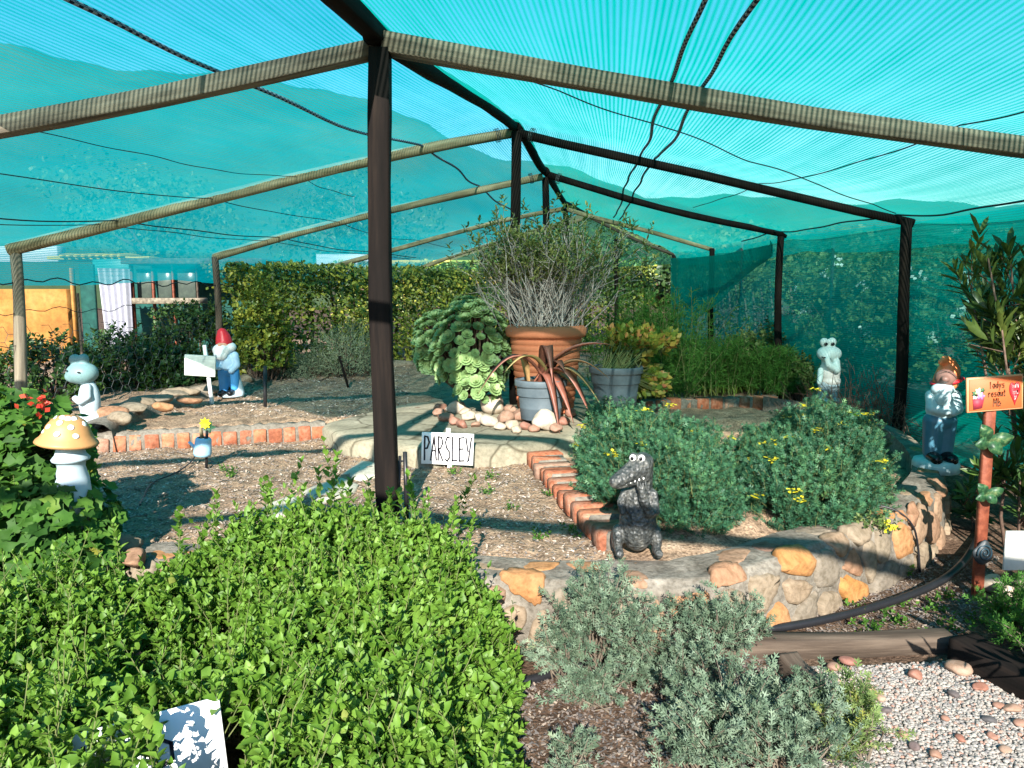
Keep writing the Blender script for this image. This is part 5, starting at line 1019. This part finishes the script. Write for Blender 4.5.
# grey board by the gnome
b0 = G(210, 402, .18); d = b0[1]; sg = thing('wooden_sign', 'blank weathered grey board on a white stake beside the gnome', 'sign', tuple(b0)); g = Geo(); a = P(185, 355, d); b = P(217, 376, d); box(g, ((a[0] + b[0]) / 2, d - .02, (a[2] + b[2]) / 2), (b[0] - a[0], .025, a[2] - b[2]), rot_y(.06), bev=.006); g.build('board', M_noise('grey_board', [(.3, (.33, .36, .33)), (.55, (.52, .55, .50)), (.8, (.66, .68, .63))], 14, src='obj', bump=.5, vscale=(.3, 1, 1.5)), sg)
g = Geo(); t = P(206, 346, d); box(g, ((t[0] + b0[0]) / 2, d + .01, (t[2] + b0[2]) / 2 - .02), (.035, .025, t[2] - b0[2] + .06), rot_y(-.08), bev=.004); g.build('stake', m_white, sg)
# painted sign on the right
b0 = G(977, 596, LOW); d0 = b0[1]; top = P(990, 404, d0 - .02); ps_ = thing('painted_sign', 'orange painted sign with a heart and flower pot on a red stake', 'sign', tuple(b0)); v = top - b0; ex0 = nrm(np.array((1, 0, 0)) - nrm(v) * nrm(v)[0]); R = np.column_stack([ex0, np.cross(nrm(v), ex0), nrm(v)])
g = Geo(); box(g, b0 + v * .5, (.052, .03, np.linalg.norm(v)), R, bev=.004); g.build('stake', m_wood_red, ps_)
d = d0 - .04; tl, tr, bl = P(966, 378, d), P(1022.5, 373.5, d), P(963.5, 413, d); ex, ez, ey = sign_frame(tl, tr, bl); W, H = np.linalg.norm(tr - tl), np.linalg.norm(tl - bl); R = np.column_stack([ex, ey, ez]); cen_ = tl + ex * W / 2 - ez * H / 2
m_or = M_paint('orange_paint', (.48, .105, .03), .6, .3, dark=(.8, .75, .7)); m_frame = M_paint('pale_orange_edge', (.55, .26, .12), .6, .3); m_heart = M_paint('heart_red', (.5, .02, .03), .5, .2); m_pink = M_paint('pink_paint', (.75, .30, .30), .5); m_brownpaint = M_paint('brown_lettering', (.16, .055, .02), .6)
g = Geo(); box(g, cen_, (W, .014, H), R, bev=.003); g.build('board', m_frame, ps_); g = Geo(); box(g, cen_ - ey * .008, (W * .93, .006, H * .9), R, bev=.001); pnl = g.build('panel', m_or, ps_)
fr = tl - ez * H - ey * .0125
def flat(pts, name, mat, th=.003, par=None, off=0):
    g = Geo(); V = [fr - ey * off + ex * W * a + ez * H * b for a, b in pts]; n = len(V); g.add(V + [x - ey * th for x in V], [tuple(range(n, 2 * n)), *[(i, (i + 1) % n, n + (i + 1) % n, n + i) for i in range(n)]]); return g.build(name, mat, ps_)
def heart(cx, cy, w, h): return [(cx + w * .0312 * 16 * math.sin(t) ** 3, cy + h * .033 * (13 * math.cos(t) - 5 * math.cos(2 * t) - 2 * math.cos(3 * t) - math.cos(4 * t)) * (1.0 if math.cos(t) > 0 else 1.05)) for t in np.linspace(0, 2 * PI, 40, endpoint=False)]
heart_ = flat(heart(.83, .52, .19, .68), 'heart', m_heart); 
g = Geo(); strokes(g, txt('oM', .77, .89, .64, .76) + txt('oa', .78, .88, .46, .6) + txt('y', .81, .86, .34, .44), fr - ey * .0035, ex * W, ez * H, ey, .0055); g.build('heart_pattern', m_pink, heart_)
flat([(.10, .09), (.25, .12), (.29, .40), (.09, .38)], 'flower_pot', M_paint('maroon_paint', (.30, .03, .05), .6)); 
for (a, b, r, mm, nm) in ((.13, .55, .05, M_paint('leaf_paint', (.05, .12, .05), .6), 'painted_leaf'), (.19, .60, .055, M_paint('cream_paint', (.8, .74, .35), .6), 'painted_flower'), (.23, .46, .06, M_paint('mauve_paint', (.45, .2, .42), .6), 'painted_flower'), (.13, .44, .04, M_paint('pale_paint', (.45, .5, .45), .6), 'painted_flower'), (.26, .63, .04, bpy.data.materials['leaf_paint'], 'painted_leaf')):
    flat([(a + r * math.cos(t) * (1 + .25 * math.cos(5 * t)), b + r * 1.6 * math.sin(t) * (1 + .25 * math.cos(5 * t))) for t in np.linspace(0, 2 * PI, 30, endpoint=False)], nm, mm, .002, None, .0004 + a * .004)
g = Geo(); strokes(g, txt('ladys', .38, .66, .66, .84) + txt('resaut', .36, .68, .42, .60) + txt('Mb', .45, .60, .14, .36), fr, ex * W, ez * H, ey, .0045); g.build('lettering', m_brownpaint, pnl)
# butterflies and slate on the stake
m_wing = M_noise('green_wing', [(.35, (.01, .03, .016)), (.52, (.025, .08, .032)), (.72, (.15, .19, .08))], 38, src='obj', bump=.1, rough=.4)
def butterfly(px, py, s_, label, rot):
    c = P(px, py, d0 - .055); s_ *= 1.3; T = thing('butterfly_ornament', label, 'ornament', tuple(c)); g = Geo()
    sphere(g, c, (s_ * .07, s_ * .06, s_ * .3), 2, rot=rot_y(rot)); g.build('insect_body', m_yellow, T)
    for sx in (-1, 1):
        for up_, ln, w in ((.6, 1.05, .30), (-.5, .8, .26)):
            g = Geo(); n = 20; V = []; ax = np.array((sx * .85, -.25, up_)); ax = nrm(rot_y(rot) @ ax); pr = nrm(np.cross(ax, (0, 1, 0)))
            for i in range(n):
                a = 2 * PI * i / n; u_ = .5 - .5 * math.cos(a); V.append(c + ax * s_ * ln * u_ + pr * s_ * w * 1.15 * math.copysign(math.sin(PI * u_ ** .8) ** .8 if 0 < u_ < 1 else 0, math.sin(a)) + (0, -.004 - .01 * math.sin(PI * u_), 0))
            V2 = [q + (0, -.004, 0) for q in V]; g.add(V + V2, [tuple(range(n))[::-1], tuple(range(n, 2 * n)), *[(i, (i + 1) % n, n + (i + 1) % n, n + i) for i in range(n)]]); g.build('wing', m_wing, T)
butterfly(988, 441, .082, 'larger green butterfly ornament fixed high on the red stake', .35); butterfly(985, 494, .062, 'smaller green butterfly ornament halfway down the red stake', .2)
q = P(983, 552, d0 - .05); T = thing('coiled_ornament', 'dark slate ornament with a coiled spiral low on the red stake', 'ornament', tuple(q)); g = Geo(); rock(g, q, (.055, .016, .066), 71, 3, 0, .98, 6, .04); g.build('plaque', M_paint('dark_slate', (.025, .032, .036), .5, .4), T, smooth=True); g = Geo(); tube(g, [q + (.04 * t * math.cos(t * 16), -.02, .045 * t * math.sin(t * 16)) for t in np.linspace(.1, 1, 60)], .003, 5); g.build('spiral', M_paint('blue_black', (.02, .05, .07), .3), T)
b0 = P(1022, 600, 3.55); a = P(1006, 531, 3.55); b = P(1046, 570, 3.55); T = thing('plant_sign', 'blank whitewashed board at the right edge beside the painted sign', 'sign', (b0[0], 3.55, LOW)); g = Geo(); box(g, ((a[0] + b[0]) / 2, 3.55, (a[2] + b[2]) / 2), (b[0] - a[0], .015, a[2] - b[2]), bev=.003); g.build('board', M_paint('whitewash', (.68, .66, .60), .7, .5, scale=8), T); g = Geo(); box(g, ((a[0] + b[0]) / 2, 3.57, (b[2] + LOW) / 2), (.03, .02, b[2] - LOW), bev=.003); g.build('stake', m_wood_grey, T)
# stakes
def spike(label, pix0, pix1, z, r=.012, name='garden_stake', mat=None):
    b = G(*pix0, z); t = P(*pix1, b[1] + .02); g = Geo(); tube(g, [b - (0, 0, .05), t], r, 8); return tag(g.build(name, mat or m_black, loc=tuple(b), smooth=True), label, 'stake')
spike('straight black stake standing in the upper bed near the gnome', (265, 408), (265, 366), .16, .018); spike('leaning dark stick in the upper bed below the lavender', (349, 386), (339, 356), .2, .014, mat=m_wood_dark)
hb = G(404, 520, 0); T = thing('wire_hoop', 'pair of joined black metal stakes standing beside the main post', 'stake', tuple(hb)); g = Geo(); d = hb[1]; tube(g, [P(398, 522, d), P(400, 456, d)], .009, 6); tube(g, [P(407, 522, d), P(405, 452, d)], .013, 6); tube(g, [P(399, 462, d), P(406, 460, d)], .006, 6); g.build('hoop', m_black, T)
# watering can ornament
b0 = G(206, 468, 0); d = b0[1]; c = P(203, 446, d); T = thing('watering_can_ornament', 'little blue watering can ornament with a flower on a black spike', 'ornament', tuple(b0)); m_blue = M_paint('sky_blue', (.30, .52, .68), .4, .3)
g = Geo(); tube(g, [b0 - (0, 0, .04), P(207, 430, d)], .010, 6); g.build('spike', m_black, T); g = Geo(); lathe(g, [(0, -.07), (.058, -.07), (.062, -.05), (.055, .05), (.046, .062), (.04, .062)], c, 20, rot=rot_y(.12)); tube(g, [c + (-.05, 0, -.02), c + (-.10, 0, .03)], [.014, .01], 8); g.build('can', m_blue, T, smooth=True)
g = Geo(); tube(g, [c + (.0, -.01, .06), c + (-.005, -.01, .12), c + (.0, -.01, .17)], [.016, .012, .012], 8); g.build('handle', m_wood_pole, T); g = Geo()
for k in range(8): a = k * PI / 4; place(g, T_oval(.6), [c + (.035, -.02, .17)], [[math.cos(a), -.3, math.sin(a)]], [[0, -1, 0]], .045, .5)
g.build('flower', m_yellow, T); g = Geo()
for k in range(5): a = k * 1.2; place(g, T_oval(.6), [c + (.06, -.01, .14)], [[math.cos(a), -.3, math.sin(a)]], [[0, -1, 0]], .05, .3)
g.build('leaf', m_rue, T)
# weeds
g = Geo(); 
for px, py, z in ((455, 473, 0), (487, 494, 0), (548, 497, 0), (225, 472, 0), (232, 476, 0), (540, 540, 0), (470, 530, 0), (490, 480, 0), (570, 535, 0), (510, 512, 0)):
    q = G(px, py, z); n = 9; dv = nrm(np.column_stack([rng.normal(size=(n, 2)) * .8, np.ones(n)])); sprigs(g, T1, np.tile(q, (n, 1)) + rng.normal(size=(n, 3)) * (.02, .02, 0), dv, rng.uniform(.03, .07, n), 3, 2, .022)
for px, py in ((875, 628), (895, 622), (900, 607), (862, 612), (935, 612), (948, 600), (920, 640), (870, 640), (955, 630), (980, 625), (905, 575)):
    q = G(px, py, LOW); n = 10; dv = nrm(np.column_stack([rng.normal(size=(n, 2)) * .8, np.ones(n)])); sprigs(g, T1, np.tile(q, (n, 1)) + rng.normal(size=(n, 3)) * (.03, .03, 0), dv, rng.uniform(.03, .07, n), 3, 2, .024)
tag(g.build('weeds', m_geran), kind='stuff')
q = wall_map(np.array([wl_len * .555]), np.array([.42]), np.array([.0]))[0]
wp = thing('wall_weed', 'trailing weed with small yellow flowers growing out of the wall top', 'plant', tuple(q)); g = Geo(); n = 40; dv = nrm(rng.normal(size=(n, 3)) * (1, .5, .4) + (0, -.5, .4)); sprigs(g, T1, q + rng.normal(size=(n, 3)) * (.08, .03, .02), dv, rng.uniform(.04, .09, n), 3, 2, .024); g.build('foliage', m_scrub, wp)
g = Geo(); place(g, T_diamond(.9), q + (.09, -.03, 0) + rng.normal(size=(24, 3)) * .02, nrm(rng.normal(size=(24, 3))), np.tile([[0, -.5, 1.]], (24, 1)), .022, rng.random(24)); g.build('flowers', m_yellow, wp)

# ------------------------------------------------------------------ statues
def statue(name, label, cat, base, H): return thing(name, label, cat, tuple(base)), np.array(base, float), H
m_croc = M_noise('croc_paint', [(.3, (.016, .019, .02)), (.5, (.05, .054, .052)), (.75, (.15, .145, .13))], 22, src='obj', bump=.8, bd=.006, rough=.45, spec=.4, fine=(110, (.35, .35, .35), (1.9, 1.8, 1.6)))
_nt = m_croc.node_tree; _v = _nt.nodes.new('ShaderNodeTexVoronoi'); _v.inputs['Scale'].default_value = 55; _nt.links.new(vec(_nt, 'obj'), _v.inputs['Vector']); _b = [n for n in _nt.nodes if n.type == 'BUMP'][0]; _nt.links.new(_v.outputs['Distance'], _b.inputs['Height']); _b.inputs['Distance'].default_value = .01
m_eye = M_paint('eye_white', (.75, .75, .70), .3, .1); m_pupil = M_paint('eye_black', (.008, .008, .01), .2, 0)
q = G(636, 551, .03); T, o, H = statue('alligator_statue', 'dark grey alligator statue sitting up with one hand at its chin', 'statue', q, .5)
b = blob([('e', (.01, 0, .28), (.178, .165, .28)), ('e', (.015, .01, .48), (.14, .13, .20)), ('c', [(.03, .02, .52), (.055, .02, .84)], [.115, .10]), ('e', (.045, .0, .86), (.105, .11, .10)),
          ('c', [(.02, -.05, .84), (-.10, -.12, .785), (-.235, -.19, .725)], [.112, .092, .064]), ('c', [(.05, -.05, .76), (-.07, -.11, .725), (-.20, -.17, .69)], [.08, .062, .044]), ('e', (-.235, -.195, .735), (.05, .045, .04)),
          ('e', (-.055, -.07, .925), (.045, .045, .05)), ('e', (.02, -.085, .92), (.05, .045, .052)),
          ('c', [(.14, -.03, .56), (.15, -.10, .42), (.09, -.16, .42), (.03, -.17, .55), (.01, -.17, .66)], [.055, .05, .045, .045, .042]), ('c', [(-.12, -.03, .58), (-.165, -.08, .50), (-.155, -.12, .42)], [.045, .04, .034]),
          ('e', (.19, -.0, .13), (.055, .12, .13)), ('e', (-.185, -.0, .13), (.055, .12, .13)), ('c', [(.18, -.05, .035), (.185, -.17, .03)], [.045, .042]), ('c', [(-.175, -.05, .035), (-.18, -.17, .03)], [.045, .042]),
          ('c', [(.05, .12, .08), (.15, .3, .05), (.3, .38, .04)], [.09, .06, .025])], .013, 3, o, H)
b.build('alligator_body', m_croc, T, smooth=True)
g = Geo(); 
for x, y in ((-.066, -.105), (.012, -.122)): sphere(g, o + np.array((x, y, .928)) * H, np.array((.031, .02, .034)) * H, 3)
e = g.build('eyes', m_eye, T, smooth=True); g = Geo()
for x, y in ((-.074, -.120), (.003, -.138)): sphere(g, o + np.array((x, y, .928)) * H, np.array((.018, .009, .021)) * H, 2)
g.build('pupils', m_pupil, e, smooth=True); g = Geo()
for k in range(7): t = k / 6; p = lerp(np.array((-.22, -.215, .688)), np.array((.03, -.145, .745)), t); sphere(g, o + p * H, np.array((.008, .008, .013)) * H, 2)
g.build('teeth', m_eye, T); g = Geo(); 
for k in range(4): tube(g, [o + np.array((-.025 + k * .024, -.195, .65)) * H, o + np.array((-.03 + k * .024, -.175, .725)) * H], [.013 * H, .010 * H], 6)
g.build('fingers', m_croc, T, smooth=True)
# mushroom
q = P(72, 478, 3.3); T = thing('mushroom_statue', 'garden mushroom statue with white spotted tan cap', 'statue', tuple(q)); S = .055; m_cap = M_paint('tan_cap', (.42, .215, .08), .5, .35, dark=(.8, .75, .65)); m_pale = M_paint('pale_blue_white', (.36, .44, .48), .5, .35, dark=(.7, .75, .8))
g = Geo(); lathe(g, [(r * .74, z * .74) for r, z in [(0, -.35), (.105, -.35), (.10, -.1), (.092, 0), (.075, .07), (.080, .105), (.102, .112), (.106, .125), (.085, .15), (.07, .2), (.07, .24)]], q, 32, wob=.02); g.build('stem', m_pale, T, smooth=True)
cr = rot_y(.13); cq = q + (-.01, 0, .166); prof = [(r * .76, z * .80) for r, z in [(.02, -.01), (.10, -.015), (.150, -.012), (.168, .0), (.162, .012), (.142, .03), (.125, .06), (.112, .095), (.088, .128), (.055, .148), (.02, .156), (0, .157)]]
g = Geo(); lathe(g, prof, cq, 40, rot=cr, wob=.02, seed=1); cap_ = g.build('cap', m_cap, T, smooth=True); g = Geo()
for i, (az, k) in enumerate([(-1.57, .5), (-2.2, .35), (-.9, .4), (-1.75, .68), (-1.1, .66), (-2.6, .6), (-.5, .65), (-1.5, .22), (-2.5, .2), (-.7, .18), (0, .45), (1.5, .5), (2.5, .4)]):
    pi = k * 6 + 5; j = int(pi); r, z = lerp(np.array(prof[min(j, 11)]), np.array(prof[min(j + 1, 11)]), pi - j); p = cr @ np.array((r * math.cos(az), r * math.sin(az), z)); nn = nrm(cr @ np.array((math.cos(az) * .8, math.sin(az) * .8, .6)))
    e1, e2 = frame_of(nn); sphere(g, cq + p, (.014, .014, .004), 2, rot=np.column_stack([e1, e2, nn])); g.build('spot', m_eye, cap_, smooth=True); g = Geo()

# frog at the left
m_frog = M_paint('grey_teal', (.15, .26, .265), .5, .35); q = G(87, 428, .14); T, o, H = statue('frog_statue', 'grey green frog statue with pale belly behind the mushroom', 'statue', q, .62)
blob([('e', (0, -.02, .74), (.20, .18, .15)), ('e', (-.06, -.02, .70), (.16, .15, .10)), ('e', (-.075, -.03, .92), (.075, .07, .075)), ('e', (.035, -.03, .925), (.07, .07, .075))], .014, 4, o, H).build('frog_head', m_frog, T, smooth=True)
blob([('e', (.06, 0, .36), (.135, .13, .30)), ('e', (.07, 0, .12), (.15, .14, .16)), ('c', [(.10, -.10, .56), (.12, -.15, .44), (.03, -.17, .38), (-.03, -.16, .42)], [.055, .052, .048, .045]), ('e', (.02, -.12, .03), (.12, .14, .04))], .014, 4, o, H).build('frog_body', m_pale, T, smooth=True)
g = Geo(); sphere(g, o + np.array((-.11, -.185, .79)) * H, np.array((.02, .012, .012)) * H, 2); sphere(g, o + np.array((.06, -.205, .77)) * H, np.array((.02, .008, .012)) * H, 2); g.build('eyes', m_pupil, T)
# frog at the right
m_frogw = M_paint('pale_frog', (.50, .62, .60), .45, .3); q = G(826, 402, .21); T, o, H = statue('frog_statue', 'tall white frog statue with bulging eyes standing on the wall', 'statue', q, .62)
blob([('e', (.0, -.02, .755), (.185, .16, .125)), ('e', (-.06, -.06, .73), (.12, .12, .09)), ('c', [(.07, -.12, .64), (.06, -.17, .52), (-.07, -.18, .60), (-.09, -.17, .68)], [.06, .065, .05, .045]), ('c', [(-.13, -.06, .5), (-.16, -.12, .40), (-.18, -.14, .32)], [.05, .045, .04]), ('e', (-.09, -.03, .93), (.065, .06, .07)), ('e', (.03, -.03, .935), (.068, .06, .07)), ('c', [(0, 0, .6), (0, 0, .7)], [.1, .1])], .013, 4, o, H).build('frog_head', m_frogw, T, smooth=True)
blob([('e', (.03, 0, .46), (.16, .15, .20)), ('e', (.04, 0, .33), (.165, .15, .1))], .014, 4, o, H).build('shirt', M_paint('shirt_white', (.74, .68, .64), .6, .2), T, smooth=True)
blob([('c', [(-.04, -.02, .28), (-.05, -.02, .10)], [.10, .085]), ('c', [(.10, 0, .28), (.10, 0, .10)], [.10, .09]), ('e', (.04, 0, .27), (.155, .14, .06))], .014, 3, o, H).build('shorts', m_pale, T, smooth=True)
blob([('e', (-.06, -.06, .035), (.09, .14, .045)), ('e', (.11, -.06, .035), (.09, .14, .045)), ('c', [(-.05, -.02, .03), (-.05, -.02, .1)], [.06, .06]), ('c', [(.1, 0, .03), (.1, 0, .1)], [.06, .06])], .014, 2, o, H).build('feet', m_frogw, T, smooth=True)
g = Geo(); [sphere(g, o + np.array((x, -.092, .905)) * H, np.array((.03, .012, .028)) * H, 2) for x in (-.085, .02)]; g.build('pupils', m_pupil, T); g = Geo(); sphere(g, o + np.array((-.10, -.165, .70)) * H, np.array((.085, .025, .012)) * H, 2, rot=rot_y(.2)); g.build('mouth', m_pupil, T)
# gnome with the red hat
q = G(227, 397, .18); T, o, H = statue('gnome_statue', 'garden gnome with red hat, white beard and blue trousers', 'statue', q, .70); m_hat = M_paint('hat_red', (.56, .02, .03), .4, .25); m_shirt = M_paint('shirt_blue', (.36, .52, .68), .5, .4, dark=(1.5, 1.35, 1.2)); m_trs = M_paint('trouser_blue', (.05, .24, .52), .45, .25); m_skin = M_paint('gnome_skin', (.62, .30, .20), .5, .2); m_beard = M_paint('beard_white', (.80, .79, .77), .6, .12)
blob([('c', [(.0, 0, .80), (-.01, 0, .87), (-.02, -.01, .95), (-.03, -.02, .985)], [.125, .11, .075, .04])], .012, 3, o, H).build('hat', m_hat, T, smooth=True)
blob([('e', (.0, -.03, .775), (.105, .10, .08)), ('e', (-.02, -.13, .775), (.03, .03, .03))], .011, 3, o, H).build('face', m_skin, T, smooth=True)
blob([('e', (-.02, -.07, .70), (.13, .11, .10)), ('e', (-.02, -.11, .64), (.10, .08, .09)), ('e', (.06, .0, .74), (.11, .11, .08))], .012, 3, o, H).build('beard', m_beard, T, smooth=True)
blob([('e', (.03, 0, .50), (.14, .12, .19)), ('c', [(-.09, -.02, .62), (-.13, -.08, .50), (-.05, -.13, .45)], [.06, .055, .045]), ('c', [(.15, -.02, .62), (.18, -.04, .48), (.12, -.11, .40)], [.06, .055, .045])], .013, 3, o, H).build('shirt', m_shirt, T, smooth=True)
blob([('c', [(-.02, -.04, .38), (-.02, -.05, .12)], [.085, .065]), ('c', [(.12, -.01, .37), (.13, -.01, .14)], [.085, .065]), ('e', (.05, 0, .37), (.14, .11, .08))], .013, 2, o, H).build('trousers', m_trs, T, smooth=True)
blob([('c', [(.12, .03, .32), (.15, .04, .06)], [.07, .10]), ('e', (.06, 0, .025), (.19, .17, .035))], .014, 2, o, H).build('plinth', m_pale, T, smooth=True)
blob([('c', [(-.02, -.06, .08), (-.03, -.15, .07)], [.055, .05]), ('c', [(.10, -.06, .08), (.10, -.14, .07)], [.05, .045])], .012, 2, o, H).build('shoes', m_pupil, T, smooth=True)
# gnome with the orange hat
q = G(936, 466, .08); T, o, H = statue('gnome_statue', 'tall garden gnome with drooping orange hat and dark blue trousers', 'statue', q, .74); m_hat2 = M_paint('hat_orange', (.80, .22, .075), .4, .3); m_teal = M_paint('teal_white', (.42, .56, .58), .45, .6, dark=(.5, .6, .7)); m_navy = M_paint('navy', (.05, .155, .22), .4, .3)
blob([('c', [(.04, .01, .79), (.055, .0, .87), (.045, -.01, .945), (.0, -.03, .985), (-.05, -.05, .965)], [.11, .10, .066, .042, .028])], .011, 3, o, H).build('hat', m_hat2, T, smooth=True)
g = Geo(); tube(g, [o + np.array((.05 + .122 * math.cos(a), .01 + .122 * math.sin(a), .79 + .03 * math.cos(a))) * H for a in np.linspace(0, 2 * PI, 28)], .016 * H, 8); g.build('hat_band', m_hat, T, smooth=True)
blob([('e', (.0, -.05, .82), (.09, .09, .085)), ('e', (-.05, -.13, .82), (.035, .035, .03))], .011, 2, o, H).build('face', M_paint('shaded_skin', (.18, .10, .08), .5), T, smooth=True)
blob([('e', (-.03, -.07, .72), (.105, .08, .06)), ('e', (-.04, -.10, .65), (.07, .06, .08))], .011, 3, o, H).build('beard', m_teal, T, smooth=True)
blob([('e', (.0, 0, .56), (.125, .11, .18)), ('c', [(-.10, -.02, .66), (-.12, -.08, .55), (-.03, -.13, .53)], [.055, .05, .04]), ('c', [(.11, -.02, .66), (.125, -.06, .54), (.04, -.13, .52)], [.055, .05, .04])], .012, 3, o, H).build('shirt', m_teal, T, smooth=True)
blob([('c', [(-.05, 0, .42), (-.055, 0, .13)], [.095, .075]), ('c', [(.07, 0, .42), (.065, 0, .13)], [.09, .075]), ('e', (.0, 0, .42), (.13, .11, .08))], .012, 2, o, H).build('trousers', m_navy, T, smooth=True)
blob([('c', [(-.06, -.03, .10), (-.08, -.14, .09)], [.06, .055]), ('c', [(.06, -.03, .10), (.06, -.14, .09)], [.06, .055])], .012, 2, o, H).build('shoes', m_pupil, T, smooth=True)
g = Geo(); lathe(g, [(0, -.03), (.15, -.03), (.15, .02), (.14, .05), (0, .055)], o, 24, wob=.03); g.build('plinth', m_teal, T, smooth=True)

# ------------------------------------------------------------------ camera, light, view
cd = bpy.data.cameras.new('camera'); cam = bpy.data.objects.new('camera', cd); COL.objects.link(cam); cam.location = CAM; cam.rotation_euler = (PI / 2 - PITCH, 0, 0)
cd.sensor_fit = 'HORIZONTAL'; cd.sensor_width = 36; cd.lens = 36 * F / 1024; cd.clip_start = .05; cd.clip_end = 2000; scene.camera = cam
ELEV = math.radians(28.5); sd = Vector((.045, 1, 0)).normalized() * math.cos(ELEV); sd.z = -math.sin(ELEV)
sl = bpy.data.lights.new('sun', 'SUN'); sl.energy = 5.0; sl.angle = math.radians(.5); sl.color = (1, .95, .87); so = bpy.data.objects.new('sun', sl); COL.objects.link(so); so.rotation_euler = sd.to_track_quat('-Z', 'Y').to_euler(); so.location = (-1, -6, 8)
w = bpy.data.worlds.new('World'); scene.world = w; w.use_nodes = True; nt = w.node_tree; nt.nodes.clear(); sky = nt.nodes.new('ShaderNodeTexSky'); sky.sky_type = 'NISHITA'; sky.sun_disc = False; sky.sun_elevation = ELEV; sky.sun_rotation = math.radians(182.5); sky.air_density = 1.2; sky.dust_density = .3; sky.ozone_density = 2.0
bg = nt.nodes.new('ShaderNodeBackground'); bg.inputs[1].default_value = .095; wo = nt.nodes.new('ShaderNodeOutputWorld'); hs = nt.nodes.new('ShaderNodeHueSaturation'); hs.inputs['Saturation'].default_value = 1.4; nt.links.new(sky.outputs[0], hs.inputs['Color']); nt.links.new(hs.outputs[0], bg.inputs[0]); nt.links.new(bg.outputs[0], wo.inputs[0])
scene.view_settings.view_transform = 'Standard'; scene.view_settings.look = 'None'; scene.view_settings.exposure = 1.5; scene.view_settings.gamma = 1; scene.view_settings.use_curve_mapping = False
scene.cycles.transparent_max_bounces = 16; scene.cycles.max_bounces = 7; scene.cycles.diffuse_bounces = 4; scene.cycles.use_denoising = True; scene.cycles.sample_clamp_indirect = 6
for o in scene.objects:
    if '_org' in o.keys(): del o['_org']
